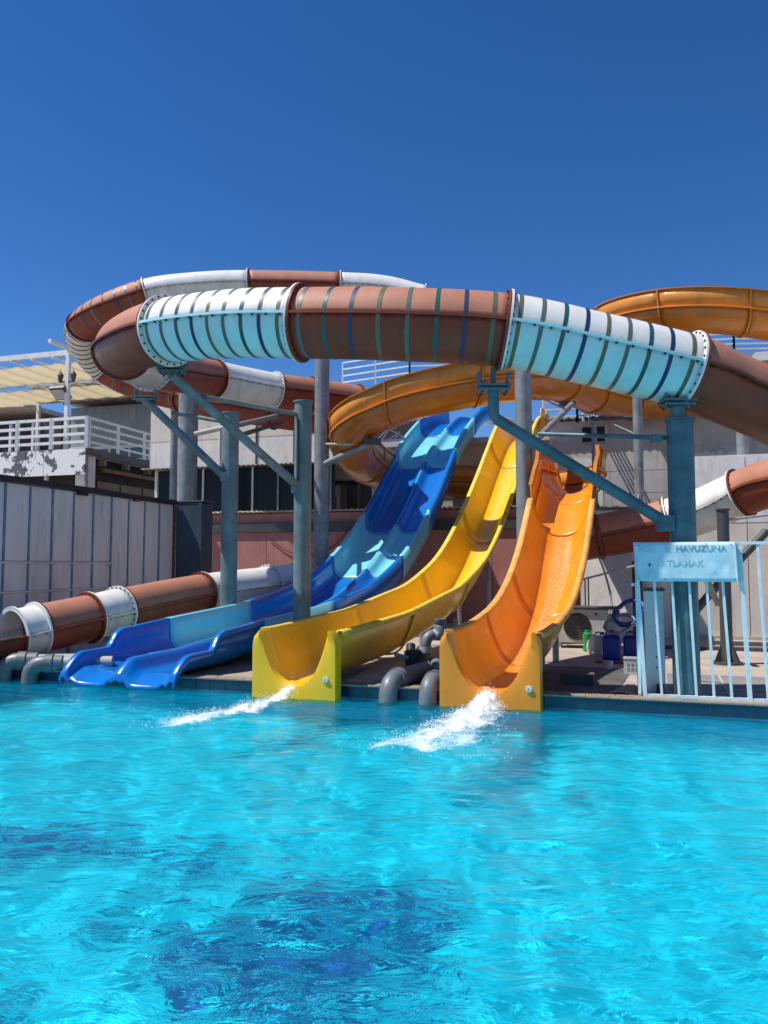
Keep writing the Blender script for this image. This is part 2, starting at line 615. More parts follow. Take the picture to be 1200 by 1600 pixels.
# --- water
wm = bpy.data.materials.new('pool_water')
wm.use_nodes = True
nt = wm.node_tree
for n in list(nt.nodes):
    nt.nodes.remove(n)
out = nt.nodes.new('ShaderNodeOutputMaterial')
tc = nt.nodes.new('ShaderNodeTexCoord')
n1 = nt.nodes.new('ShaderNodeTexNoise')
n1.inputs['Scale'].default_value = 5.0
n1.inputs['Detail'].default_value = 5
n1.inputs['Distortion'].default_value = 0.8
mp = nt.nodes.new('ShaderNodeMapping')
mp.inputs['Scale'].default_value = (0.8, 1.5, 1)
nt.links.new(tc.outputs['Object'], mp.inputs['Vector'])
nt.links.new(mp.outputs[0], n1.inputs['Vector'])
bp = nt.nodes.new('ShaderNodeBump')
bp.inputs['Strength'].default_value = 0.6
bp.inputs['Distance'].default_value = 0.045
nt.links.new(n1.outputs['Fac'], bp.inputs['Height'])
gl = nt.nodes.new('ShaderNodeBsdfGlossy')
gl.inputs['Roughness'].default_value = 0.06
rf = nt.nodes.new('ShaderNodeBsdfRefraction')
rf.inputs['IOR'].default_value = 1.33
rf.inputs['Roughness'].default_value = 0.0
rf.inputs['Color'].default_value = (0.80, 0.98, 1.0, 1)
tr = nt.nodes.new('ShaderNodeBsdfTransparent')
tr.inputs['Color'].default_value = (0.86, 0.98, 1.0, 1)
mxt = nt.nodes.new('ShaderNodeMixShader')
mxt.inputs[0].default_value = 0.0
fr_ = nt.nodes.new('ShaderNodeFresnel')
fr_.inputs['IOR'].default_value = 1.14
for nd in (gl, rf, fr_):
    nt.links.new(bp.outputs[0], nd.inputs['Normal'])
mxs = nt.nodes.new('ShaderNodeMixShader')
nt.links.new(rf.outputs[0], mxt.inputs[1])
nt.links.new(tr.outputs[0], mxt.inputs[2])
nt.links.new(fr_.outputs[0], mxs.inputs[0])
# a little light scattered back by the aerated water itself
df = nt.nodes.new('ShaderNodeBsdfDiffuse')
df.inputs['Color'].default_value = (0.0, 0.60, 0.78, 1)
mxd = nt.nodes.new('ShaderNodeMixShader')
mxd.inputs[0].default_value = 0.07
nt.links.new(mxt.outputs[0], mxd.inputs[1])
nt.links.new(df.outputs[0], mxd.inputs[2])
nt.links.new(mxd.outputs[0], mxs.inputs[1])
nt.links.new(gl.outputs[0], mxs.inputs[2])
nt.links.new(mxs.outputs[0], out.inputs['Surface'])
M['water'] = wm

ug = np.concatenate([np.linspace(PU0, -7, 30)[:-1], np.linspace(-7, 7, 340), np.linspace(7, PU1, 20)[1:]])
vg = np.linspace(PV0, 0.0, 230)
UU, VV = np.meshgrid(ug, vg)
ZZ = np.zeros_like(UU)
for k in range(70):
    wl = 0.16 * (1.3 / 0.16) ** rng.random()
    th = rng.normal(1.35, 0.75)
    kx, ky = math.cos(th) * 2 * math.pi / wl, math.sin(th) * 2 * math.pi / wl
    amp = 0.0019 * wl ** 0.95
    ph = rng.random() * 6.28
    warp = 0.6 * np.sin(UU * 0.9 + k) + 0.6 * np.sin(VV * 1.1 + 2 * k)
    ZZ += amp * np.sin(kx * UU + ky * VV + ph + warp)
# swell running out from the two wet exits
for (cu, cv_, am) in ((-1.2, -0.9, 0.007), (0.6, -1.1, 0.010)):
    rr = np.sqrt((UU - cu) ** 2 + (VV - cv_) ** 2)
    ZZ += am * np.sin(rr * 9.0) * np.exp(-rr * 0.9)
nu, nv = len(ug), len(vg)
XX = ORG.x + EU.x * UU + EV.x * VV
YY = ORG.y + EU.y * UU + EV.y * VV
Vw = np.stack([XX.ravel(), YY.ravel(), ZZ.ravel()], 1).tolist()
idx = np.arange(nu * nv).reshape(nv, nu)
Fw = np.stack([idx[:-1, :-1].ravel(), idx[:-1, 1:].ravel(), idx[1:, 1:].ravel(), idx[1:, :-1].ravel()], 1).tolist()
water = struct(mesh('water', Vw, Fw, 'water', smooth=True))
water.cycles.is_caustics_caster = True
for o_ in list(COL.objects):
    if o_.name.startswith(('pool_floor', 'pool_side', 'pool_wall', 'tile')):
        o_.cycles.is_caustics_receiver = True

# --- paving patches on the far bank (sheets a few mm above the ground)
struct(mesh('dark_paving', [W(u, v, DECK - 0.014) for (u, v) in ((0.9, 0.30), (2.5, 0.30), (2.7, 2.6), (1.2, 2.6))], [(0, 1, 2, 3)], 'dark_slab'))
dk = struct(mesh('deck_base', [W(u, v, DECK - 0.014) for (u, v) in ((2.75, 0.22), (8, 0.22), (8, 2.2), (2.75, 2.2))], [(0, 1, 2, 3)], 'dark_slab'))
for i in range(18):
    for j in range(2):
        ubox('deck_plank', 2.8 + j * 2.6, 5.37 + j * 2.6, 0.24 + i * 0.105, 0.335 + i * 0.105, DECK - 0.012,
             DECK + random.uniform(0.004, 0.009), 'plank', dk)
for k in range(5):
    a_ = W(3.0 + k * 0.62, 0.25, DECK + 0.0105)
    mesh('deck_strip', [a_, a_ + EU * 0.028, a_ + EU * 0.028 + EV * 1.86 + EU * 0.08, a_ + EV * 1.86 + EU * 0.08], [(0, 1, 2, 3)], 'grout', dk)
tag(ubox('green_carpet', 4.35, 6.6, 2.3, 2.75, DECK - 0.013, DECK + 0.012, 'turf'), 'strip of green carpet on the ground behind the grey decking', 'carpet')


# ================================================================== BUILDINGS
def corrugated(name, p, along, depth, amp, pitch, m, parent, drop=0.0, th=0.02):
    """wavy sheet from p along a vector, going back along depth"""
    along, depth, p = Vector(along), Vector(depth), Vector(p)
    L = along.length
    n = max(8, int(L / pitch * 4))
    V, F = [], []
    for i in range(n + 1):
        t = i / n
        z = amp * math.sin(2 * math.pi * t * L / pitch) + random.uniform(-1, 1) * amp * 0.25
        for k in range(2):
            V.append(p + along * t + depth * k + UP * (z - (0 if k else drop)))
    for i in range(n):
        F.append((2 * i, 2 * i + 2, 2 * i + 3, 2 * i + 1))
    return solid(mesh(name, V, F, m, parent, smooth=True), th)


def railing(label, pts, h, nr, spacing, m, group=None, r=0.02, square=True, skip_last=False):
    root = thing('railing', label, 'railing', pts[0], group)
    for a, b_ in zip(pts[:-1], pts[1:]):
        a, b_ = Vector(a), Vector(b_)
        for k in range(nr):
            z = h * (k + 1) / nr - r
            bar('rail', a + UP * z, b_ + UP * z, r * 1.6, r * 1.9, m, root)
        n = max(1, int(round((b_ - a).length / spacing)))
        for i in range(n + 1):
            q = a.lerp(b_, i / n)
            box('post', q - Vector((r * 1.2, r * 1.2, 0)), (r * 2.4, 0, 0), (0, r * 2.4, 0), (0, 0, h), m, root)
    return root


# --- pale sheet wall at the left, running away from the pool
corner = P(271, 784, 17.0)
CT = corner.z
cu, cv_ = UV(corner)
cw = thing('sheet_metal_wall', 'long pale grey sheet metal wall with black gutter behind the brown and white tube exit', 'wall', W(cu, cv_, DECK))
ubox('core', cu - 0.10, cu - 0.02, cv_ - 10.4, cv_ - 0.01, DECK - 0.02, CT - 0.06, 'cont_rib', cw)
for i in range(19):
    v1 = cv_ - i * 0.542 - 0.02
    v0 = v1 - 0.508
    split = i >= 4
    dpt = random.uniform(-0.006, 0.006)
    if split:
        ubox('panel', cu - 0.03, cu + dpt, v0, v1, 1.58, CT - 0.08, 'cont', cw)
        ubox('panel', cu - 0.03, cu + dpt * 0.5, v0, v1, 1.09, 1.535, 'cont', cw)
    else:
        ubox('panel', cu - 0.03, cu + dpt, v0, v1, 1.09, CT - 0.08, 'cont', cw)
    ubox('panel', cu - 0.03, cu + dpt, v0, v1, 0.16, 1.05, 'cont', cw)
    ubox('rib', cu - 0.02, cu + 0.03, v0 - 0.026, v0 - 0.006, 0.15, CT - 0.09, 'cont_rib', cw)
ubox('rail', cu - 0.02, cu + 0.036, cv_ - 10.4, cv_ - 1.95, 1.540, 1.568, 'cont', cw)
ubox('rail', cu - 0.02, cu + 0.040, cv_ - 10.4, cv_ - 0.05, 1.056, 1.084, 'cont', cw)
ubox('corner_post', cu - 0.03, cu + 0.035, cv_ - 0.015, cv_ + 0.05, 0.12, CT - 0.03, 'rust', cw)
g = [W(cu + 0.03, cv_ - 10.4 + i * 0.867, CT - 0.01 + random.uniform(-0.014, 0.014)) for i in range(13)]
for a_, b_ in zip(g[:-1], g[1:]):
    bar('gutter', a_, b_, 0.13, 0.09, 'black', cw)
ubox('bracket', cu + 0.02, cu + 0.08, cv_ - 3.2, cv_ - 2.95, CT - 0.13, CT - 0.06, 'black', cw)
ubox('bracket', cu + 0.02, cu + 0.08, cv_ - 1.5, cv_ - 1.35, CT - 0.11, CT - 0.06, 'rust', cw)
# its dark blue end face
db = thing('dark_blue_cabinet', 'narrow dark blue steel cabinet at the end of the pale sheet wall', 'cabinet', W(cu + 0.06, cv_ + 0.06, DECK))
ubox('door', cu + 0.04, cu + 0.62, cv_ + 0.06, cv_ + 0.5, DECK - 0.02, CT - 0.02, 'dark_blue', db, 0.01)
ubox('edge_post', cu + 0.622, cu + 0.70, cv_ + 0.02, cv_ + 0.5, DECK - 0.02, CT - 0.05, 'dark_blue', db, 0.008)
ubox('lid', cu + 0.02, cu + 0.72, cv_ + 0.04, cv_ + 0.52, CT - 0.018, CT + 0.02, 'steel_dk', db, 0.006)

# --- long low red block behind the slides, with a window band and white storey set back above it
RV = 10.2
RZ = 2.94
rb = thing('red_service_block', 'long low dusty red panel block with corrugated roof behind the blue slide', 'building', W(-3, RV, DECK))
ubox('core', -8.4, 1.6, RV + 0.03, RV + 2.0, DECK - 0.02, RZ - 0.06, 'red_wall', rb)
for i in range(10):
    u0 = -8.4 + i * 1.0
    ubox('panel', u0 + 0.006, u0 + 0.994, RV + random.uniform(-0.004, 0.004), RV + 0.028, 1.0, 2.38, 'red_wall', rb)
    ubox('panel', u0 + 0.006, u0 + 0.994, RV + 0.004, RV + 0.028, DECK, 0.985, 'red_wall', rb)
ubox('beam', -8.4, 1.6, RV - 0.06, RV + 0.02, 2.39, 2.64, 'steel_dk', rb)
corrugated('roof_sheet', W(-8.5, RV - 0.14, RZ), EU * 10.2, EV * 2.2, 0.022, 0.15, 'roof_lt', rb)
cab = [W(-6.3, RV - 0.03, 2.2), W(-5.7, RV - 0.04, 1.85), W(-5.1, RV - 0.04, 1.78), W(-4.5, RV - 0.04, 2.0), W(-4.0, RV - 0.07, 2.5)]
tag(pipe('cable', catmull(cab, 6), 0.012, 'rubber', None, 6), 'thin dark cable sagging across the dusty red wall', 'cable')

SV = 12.0
xa, ya = on_v(232, SV); u_a = UV((xa, ya))[0]
xb, yb = on_v(520, SV); u_b = UV((xb, yb))[0]
ws = thing('white_upper_storey', 'white panelled upper storey over a dark window band beside the steel posts', 'building', W(u_a, SV, 2.7))
wz0 = P(400, 727, on_v(400, SV)[1]).z
wz1 = P(400, 622, on_v(400, SV)[1]).z
ubox('back_wall', u_a, u_b + 2.0, SV + 2.4, SV + 2.5, 2.4, wz1, 'dark_in', ws)
ubox('core', u_a, u_b, SV + 0.03, SV + 2.4, wz0 + 0.02, wz1, 'white_panel', ws)
npan = 5
for i in range(npan):
    w_ = (u_b - u_a) / npan
    ubox('panel', u_a + i * w_ + 0.012, u_a + (i + 1) * w_ - 0.012, SV + random.uniform(-0.004, 0.004), SV + 0.028, wz0 + 0.02, wz0 + 0.82, 'white_panel', ws)
    ubox('panel', u_a + i * w_ + 0.012, u_a + (i + 1) * w_ - 0.012, SV + 0.004, SV + 0.028, wz0 + 0.85, wz1 - 0.01, 'cream_wall', ws)
    if i:
        ubox('mullion', u_a + i * w_ - 0.018, u_a + i * w_ + 0.018, SV - 0.03, SV + 0.02, wz0 + 0.02, wz1, 'white_paint' if i == 2 else 'steel_dk', ws)
corrugated('awning', W(u_a - 0.1, SV - 0.32, wz0 - 0.02), EU * (u_b - u_a + 0.2), EV * 0.4 + UP * 0.05, 0.02, 0.15, 'roof', ws)
ubox('window_sill', u_a, u_b, SV - 0.05, SV + 0.1, RZ - 0.1, RZ + 0.16, 'steel_dk', ws)
for i in range(8):
    u = u_a + 0.2 + i * (u_b - u_a - 0.3) / 7
    ubox('mullion', u, u + (0.09 if i % 3 == 0 else 0.05), SV + 0.0, SV + 0.06, RZ + 0.16, wz0 - 0.04, 'galv' if i % 2 else 'white_panel', ws)
for i in range(7):
    u = u_a + 0.32 + i * (u_b - u_a - 0.3) / 7
    mesh('window_pane', [W(u, SV + 0.05, RZ + 0.16), W(u + 0.85, SV + 0.05, RZ + 0.16), W(u + 0.85, SV + 0.05, wz0 - 0.05), W(u, SV + 0.05, wz0 - 0.05)], [(0, 1, 2, 3)], 'dark_glass', ws)

# grey end gable with small office, seen between the posts and the blue slide
gx, gy = on_v(522, 13.6); gu = UV((gx, gy))[0]
go = thing('grey_office', 'grey clad office with doors and pale window under the orange flume', 'building', W(gu, 13.600, DECK))
ubox('core', gu, gu + 1.55, 13.650, 15.8, 2.3, 4.85, 'brick', go)
for i in range(3):
    ubox('panel', gu + i * 0.5, gu + i * 0.5 + 0.49, 13.610, 13.649, 4.1, 4.83, 'grey_wall', go)
ubox('eaves', gu - 0.05, gu + 1.6, 13.500, 13.700, 4.0, 4.085, 'black', go)
for i, w_ in enumerate((0.08, 0.42, 0.85, 1.22)):
    ubox('door' if i in (1, 2) else 'door_post', gu + w_, gu + w_ + (0.30 if i in (1, 2) else 0.09), 13.600, 13.649, 2.6, 3.98, 'steel_dk' if i in (1, 2) else 'cream_wall', go)
ubox('window', gu + 0.02, gu + 0.2, 13.560, 13.599, 3.6, 3.92, 'plastic_w', go)
ubox('board', gu + 1.36, gu + 1.7, 13.300, 13.340, 3.1, 3.85, 'cream_wall', go)
ubox('column', gu + 1.30, gu + 1.35, 13.500, 13.600, 2.3, 4.0, 'white_paint', go)

# --- right: grey rendered upper wall with roof platform, and low block in front
GV = 13.9
x0, y0 = on_v(826, GV); gu0 = UV((x0, y0))[0]
gz = P(950, 652, on_v(950, GV)[1]).z
gb = thing('grey_rendered_building', 'grey rendered building with ragged white paint patches behind the orange slide', 'building', W(gu0, GV, DECK))
ubox('wall', gu0, 14, GV, GV + 6, DECK - 0.02, gz - 0.06, 'grey_wall', gb)
corrugated('roof_sheet', W(gu0 - 0.2, GV - 0.25, gz), EU * 11, EV * 3, 0.03, 0.22, 'roof', gb)


def ragged(name, px0, px1, pyt, pyb, v, m, parent, amp=0.16):
    """a patch of paint with an uneven top edge, laid on the wall plane v"""
    n = 26
    V, F = [], []
    for i in range(n + 1):
        px = px0 + (px1 - px0) * i / n
        x, y = on_v(px, v)
        zt = P(px, pyt, y).z + amp * (noise.noise(Vector((px * 0.09, 3.1, pyt))) + 0.5 * noise.noise(Vector((px * 0.31, 7.7, pyt))))
        zb = P(px, pyb, y).z
        V += [Vector((x, y, zb)), Vector((x, y, zt))]
    for i in range(n):
        F.append((2 * i, 2 * i + 2, 2 * i + 3, 2 * i + 1))
    return solid(mesh(name, V, F, m, parent), 0.004, 1.0)


ragged('paint_patch', 874, 943, 718, 800, GV - 0.006, 'patch', gb)
ragged('paint_patch', 1075, 1153, 706, 800, GV - 0.006, 'patch', gb)
wx, wy = on_v(912, GV); wu = UV((wx, wy))[0]
wz = P(912, 691, wy).z
win = ubox('window', wu, wu + 0.62, GV - 0.02, GV + 0.04, wz, wz + 0.42, 'dark_in', gb)
ubox('frame', wu + 0.62, wu + 0.70, GV - 0.05, GV - 0.021, wz - 0.03, wz + 0.45, 'cream_wall', win)
ubox('sill', wu - 0.03, wu + 0.7, GV - 0.06, GV - 0.021, wz - 0.06, wz - 0.031, 'concrete', win)
for k in range(4):
    ubox('render_joint', gu0 + 0.02, 13.9, GV - 0.004, GV - 0.0005, 2.9 + k * 0.62, 2.908 + k * 0.62, 'concrete', gb)

LV = 7.5
x1, y1 = on_v(905, LV); lu0 = UV((x1, y1))[0]
lb = thing('low_grey_block', 'low pale rendered block with flat roof behind the jerry cans and fence', 'building', W(lu0, LV, DECK))
lx, ly = on_v(1078, LV); lu1 = UV((lx, ly))[0]
ubox('wall', lu0, lu1, LV, LV + 3.0, DECK - 0.02, 2.60, 'white_panel', lb)
ubox('roof_edge', lu0 - 0.05, lu1 + 0.02, LV - 0.06, LV + 3.0, 2.605, 2.66, 'roof', lb)
for i in range(9):
    u = lu0 + 0.1 + i * 0.26 + random.uniform(-0.05, 0.05)
    ubox('roof_shim', u, u + random.uniform(0.08, 0.17), LV - 0.075, LV + 0.04, 2.663, 2.685, 'white_panel', lb)
ubox('wall', lu1 + 0.002, 14, LV + 0.08, LV + 3.0, DECK - 0.02, 3.62, 'cream_wall', lb)
for i in range(7):
    u0 = lu1 + 0.01 + i * 1.0
    ubox('panel', u0, u0 + 0.985, LV + random.uniform(0.0, 0.006), LV + 0.078, DECK + 0.03, 2.3, 'cream_wall', lb)
    ubox('panel', u0, u0 + 0.985, LV + random.uniform(0.0, 0.006), LV + 0.078, 2.315, 3.6, 'white_panel', lb)
ubox('plinth', lu1, 14, LV - 0.05, LV - 0.003, DECK - 0.02, DECK + 0.05, 'concrete', lb)
ubox('kerb', 2.75, 9, 5.4, 5.62, DECK - 0.02, DECK + 0.035, 'steel_dk', lb)

# --- railings on the roofs
def rail_px(label, pts, h, nr, sp, r=0.022):
    return railing(label, [P(*q) for q in pts], h, nr, sp, 'white_paint', None, r)


rail_px('white roof railing seen under the brown tube left of centre', [(535, 607, 24.5), (640, 592, 23.5), (760, 590, 23.0)], 0.86, 4, 1.1)
rail_px('white roof railing behind the top of the yellow slide', [(850, 662, 20.2), (902, 660, 20.0)], 0.98, 5, 0.9)
rail_px('white stair railing rising behind the grey roof edge', [(902, 660, 20.0), (958, 650, 25.0)], 0.98, 5, 0.8)
rail_px('white roof railing at the right under the orange loop', [(1060, 556, 22.5), (1147, 552, 22.2), (1260, 550, 22.0)], 0.62, 4, 1.6)
tp = thing('tower_platform', 'white edged dark roof platform behind the right brown tube', 'building', P(1100, 650, 22.6))
q = P(1052, 566, 22.8)
ubox('slab', UV(q)[0], UV(q)[0] + 8, UV(q)[1], UV(q)[1] + 4, q.z - 0.14, q.z + 0.12, 'white_paint', tp)
ubox('wall', UV(q)[0] + 0.4, UV(q)[0] + 8, UV(q)[1] + 0.3, UV(q)[1] + 4, gz, q.z - 0.145, 'dark_in', tp)
q = P(905, 490, 26.0)
tr_ = thing('tower_roof', 'thin dark roof edge behind the striped white tube', 'roof', q)
ubox('sheet', UV(q)[0] - 0.6, UV(q)[0] + 2.5, UV(q)[1], UV(q)[1] + 3, q.z - 0.1, q.z + 0.14, 'steel_dk', tr_)
ubox('post', UV(q)[0] + 1.2, UV(q)[0] + 1.35, UV(q)[1] + 1, UV(q)[1] + 1.15, gz - 0.3, q.z - 0.102, 'galv', tr_)
# launch platform behind the slide tops
q = P(560, 640, 23.2)
lp = thing('launch_platform', 'dark roofed launch platform behind the top of the blue slide', 'building', P(640, 700, 21.6))
lv = UV(P(660, 660, 20.8))[1]
lu = UV(P(560, 660, 20.8))[0]
ubox('platform_slab', lu, lu + 5.0, lv + 0.9, lv + 3.9, 4.92, 5.08, 'grey_wall', lp)
ubox('platform_wall', lu - 0.2, lu + 5.0, lv + 1.3, lv + 3.9, DECK - 0.02, 4.915, 'grey_wall', lp)
lb2 = P(575, 703, 20.2)
for k in range(5):
    a_ = P(590 + k * 9, 690, 20.0); 
    bar('truss_bar', P(588 + k * 8.5, 688, 20.2), P(600 + k * 8.5 - (2 if k % 2 else -8), 668 + k * 3.6, 20.2), 0.03, 0.03, 'white_paint', lp)
bar('truss_bar', P(585, 690, 20.2), P(634, 686, 20.2), 0.05, 0.06, 'white_paint', lp)
bar('truss_bar', P(600, 666, 20.2), P(632, 684, 20.2), 0.04, 0.04, 'white_paint', lp)

# ================================================================== LEFT TERRACE
TC = P(135, 700, 23.0)
tu, tvv = UV(TC)
TF = TC.z
tb = thing('terrace_building', 'terrace building with peeling white fascia above the sheet metal wall', 'building', W(tu, tvv, DECK))
ubox('floor_slab', tu - 9, tu, tvv, tvv + 9, TF - 0.16, TF, 'grey_clad', tb)
ubox('floor_edge', tu + 0.001, tu + 0.05, tvv, tvv + 9, TF - 0.2, TF + 0.02, 'steel_dk', tb)
for i, (a_, b_) in enumerate(((-9, -5.3), (-5.28, -2.2), (-2.18, -1.52), (-1.5, 0.0))):
    ubox('fascia_board', tu + a_, tu + b_, tvv - 0.05, tvv - 0.01, TF - 0.80, TF - 0.02, 'peel', tb)
ubox('lower_wall', tu - 9, tu - 0.4, tvv + 0.6, tvv + 0.8, DECK, TF - 0.2, 'dark_in', tb)
ubox('column', tu - 0.45, tu - 0.05, tvv + 0.1, tvv + 0.5, DECK, TF - 0.165, 'white_panel', tb)
pipe('column', [W(tu - 0.02, tvv + 0.05, DECK), W(tu - 0.02, tvv + 0.05, TF - 0.2)], 0.05, 'galv', tb)
ubox('column', tu - 1.6, tu - 1.5, tvv + 0.1, tvv + 0.2, DECK, TF - 0.165, 'white_panel', tb)
ubox('side_wall', tu - 0.4, tu - 0.3, tvv + 0.8, tvv + 9, DECK, TF - 0.2, 'dark_in', tb)
for i in range(6):
    ubox('wall_panel', tu - 0.29, tu - 0.26, tvv + 0.9 + i * 1.2, tvv + 2.0 + i * 1.2, 3.0, TF - 0.9, 'brick', tb)
    ubox('joist', tu - 0.28, tu - 0.02, tvv + 0.9 + i * 1.2, tvv + 1.0 + i * 1.2, TF - 0.42, TF - 0.22, 'brick', tb)
ubox('sag_board', tu - 0.2, tu - 0.05, tvv + 0.9, tvv + 8, TF - 0.62, TF - 0.5, 'wood', tb)
railing('white terrace railing facing the pool beside the cream canopy', [W(tu - 9, tvv, TF), W(tu, tvv, TF)], 0.98, 4, 1.35, 'white_paint', None, 0.045)
railing('white terrace side railing running back under the curled tube', [W(tu, tvv + 0.1, TF), W(tu, tvv + 8.6, TF)], 0.98, 4, 1.45, 'white_paint', None, 0.035)

# house behind the terrace
hq = P(195, 640, 31.0)
hu, hv = UV(hq)
hs = thing('clad_house', 'blue grey clad house with white framed windows behind the terrace railing', 'building', W(hu, hv, TF))
ubox('wall', hu - 2.6, hu + 3.4, hv, hv + 4, TF, hq.z + 0.2, 'grey_clad', hs)
for i in range(15):
    ubox('cladding_board', hu - 2.6 + i * 0.4 + 0.006, hu - 2.6 + i * 0.4 + 0.394, hv - 0.03, hv - 0.002, TF + 1.3, hq.z + 0.19, 'grey_clad', hs)
for i in range(6):
    w = ubox('window', hu - 2.5 + i * 0.95, hu - 2.5 + i * 0.95 + 0.86, hv - 0.04, hv - 0.003, TF + 0.1, TF + 1.2, 'glass', hs)
    ubox('frame', hu - 2.5 + i * 0.95 + 0.862, hu - 2.5 + i * 0.95 + 0.948, hv - 0.07, hv - 0.003, TF + 0.05, TF + 1.25, 'white_paint', w)
    ubox('frame', hu - 2.5 + i * 0.95, hu - 2.5 + i * 0.95 + 0.86, hv - 0.065, hv - 0.041, TF + 0.72, TF + 0.78, 'white_paint', w)
ubox('lintel', hu - 2.6, hu + 3.4, hv - 0.09, hv - 0.031, TF + 1.22, TF + 1.34, 'white_paint', hs)
V = [W(hu - 2.9, hv - 2.2, hq.z + 0.62), W(hu + 3.8, hv - 2.2, hq.z + 0.62), W(hu + 3.8, hv + 2, hq.z + 0.3), W(hu - 2.9, hv + 2, hq.z + 0.3)]
solid(mesh('roof_sheet', V, [(0, 1, 2, 3)], 'roof_lt', hs), 0.08, 1)
for i in range(5):
    ubox('soffit_batten', hu - 2.9, hu + 3.8, hv - 2.0 + i * 0.45, hv - 1.93 + i * 0.45, hq.z + 0.47 - i * 0.03, hq.z + 0.54 - i * 0.03, 'roof', hs)
# far neighbour at the left edge
nq = P(20, 690, 42.0)
nh = thing('far_shed', 'low dark shed with pale sloping roof far behind the terrace at the left', 'building', nq)
nu_, nv_ = UV(nq)
ubox('wall', nu_ - 6, nu_ + 3.2, nv_, nv_ + 4, TF - 0.5, nq.z + 1.0, 'dark_in', nh)
V = [W(nu_ - 7, nv_ - 0.6, nq.z + 2.1), W(nu_ + 1.2, nv_ - 0.6, nq.z + 1.75), W(nu_ + 4.0, nv_ + 4, nq.z + 0.9), W(nu_ - 7, nv_ + 4, nq.z + 0.9)]
solid(mesh('roof_sheet', V, [(0, 1, 2, 3)], 'roof_lt', nh), 0.25, 1)
for k in range(4):
    ubox('shed_post', nu_ - 3 + k * 1.5, nu_ - 2.85 + k * 1.5, nv_ - 0.3, nv_ - 0.15, TF - 0.5, nq.z + 0.9, 'white_panel', nh)

# pergola with cream canvas strips
PZ = P(97, 552, 23.3).z
pg = thing('pergola', 'white steel pergola carrying cream canvas strips over the terrace', 'pergola', W(tu - 0.8, tvv, TF))
pu = UV(P(98, 600, 23.3))[0]
for (u, v) in ((pu, tvv + 0.25), (pu - 6, tvv + 0.25), (pu, tvv + 5.8), (pu - 6, tvv + 5.8), (pu + 3.5, tvv + 5.8)):
    box('post', W(u - 0.06, v - 0.06, TF), EU * 0.12, EV * 0.12, UP * (PZ - TF), 'white_paint', pg)
for j in range(3):
    v = tvv + 0.2 + j * 2.8
    ubox('beam', pu - 9, pu + 0.25 + j * 1.3, v, v + 0.1, PZ, PZ + 0.16, 'white_paint', pg)
ubox('beam', pu - 0.05, pu + 0.05, tvv - 0.6, tvv + 6.0, PZ + 0.162, PZ + 0.28, 'white_paint', pg)
for i in range(15):
    u = pu - 8.6 + i * 0.8
    vend = tvv + 5.9
    vst = tvv + 0.2 + max(0, (u - pu - 0.2) * 2.2)
    ubox('purlin', u, u + 0.05, vst, vend, PZ - 0.062, PZ - 0.004, 'white_paint', pg)
for j in range(2):
    v0, v1 = tvv + 0.55 + j * 2.8, tvv + 2.72 + j * 2.8
    nx, ny = 60, 8
    V, F = [], []
    ua, ub = pu - 9, pu + 0.9 + j * 1.2
    for a in range(nx + 1):
        for c in range(ny + 1):
            u = ua + (ub - ua) * a / nx
            t = c / ny
            sag = -0.07 * math.sin(math.pi * ((u / 0.8) % 1.0)) * (0.5 + 0.5 * math.sin(math.pi * t)) - 0.06
            scall = 0.10 * math.sin(math.pi * ((u / 0.8 + 0.1) % 1.0)) * (1 - 2 * t)
            V.append(W(u, v0 + (v1 - v0) * t + scall, PZ + 0.0 + sag - 0.05))
    for a in range(nx):
        for c in range(ny):
            k = a * (ny + 1) + c
            F.append((k, k + ny + 1, k + ny + 2, k + 1))
    solid(mesh('canvas_strip', V, F, 'cloth', pg, smooth=True), 0.01)
# lanterns and floodlight on the front pergola post
for (dx, lab) in ((-0.24, 'black lantern on the left of the pergola post'), (0.24, 'black lantern on the right of the pergola post')):
    c = W(pu + dx, tvv + 0.2, P(97, 594, 23.3).z)
    ln = thing('lantern', lab, 'lantern', c, 'pergola lanterns')
    lathe('cage', c, [(0.03, -0.02), (0.055, 0.0), (0.085, 0.18), (0.09, 0.187)], 'steel_dk', ln, 6)
    lathe('cap', c, [(0.105, 0.188), (0.07, 0.25), (0.03, 0.29), (0.01, 0.34), (0.01, 0.4)], 'black', ln, 8)
    bar('arm', c + UP * -0.01, W(pu + (0.06 if dx > 0 else -0.06), tvv + 0.2, c.z - 0.01), 0.03, 0.03, 'black', ln)
c = W(pu - 0.2, tvv + 0.05, P(97, 605, 23.3).z)
fl = thing('floodlight', 'square floodlight tilted on the pergola post below the lanterns', 'floodlight', c)
rt = (EU * 0.55)
box('housing', c - rt * 0.65, rt, (EV * 0.36 + UP * -0.3), (EV * 0.07 + UP * 0.09), 'steel_dk', fl)
box('lens', c - rt * 0.65 + EU * 0.04 + EV * 0.035 + UP * -0.045 - (EV * 0.012 + UP * 0.014), EU * 0.47, (EV * 0.28 + UP * -0.23), (EV * 0.008 + UP * 0.009), 'lamp_glass', fl)
bar('bracket', c + EU * 0.0 + EV * 0.2 - UP * 0.12, W(pu, tvv + 0.22, c.z - 0.12), 0.05, 0.05, 'steel_dk', fl)


# ================================================================== TUBE SLIDES
TR = 0.39
BANDS = ['olive', 'navy', 'green', 'greyband']


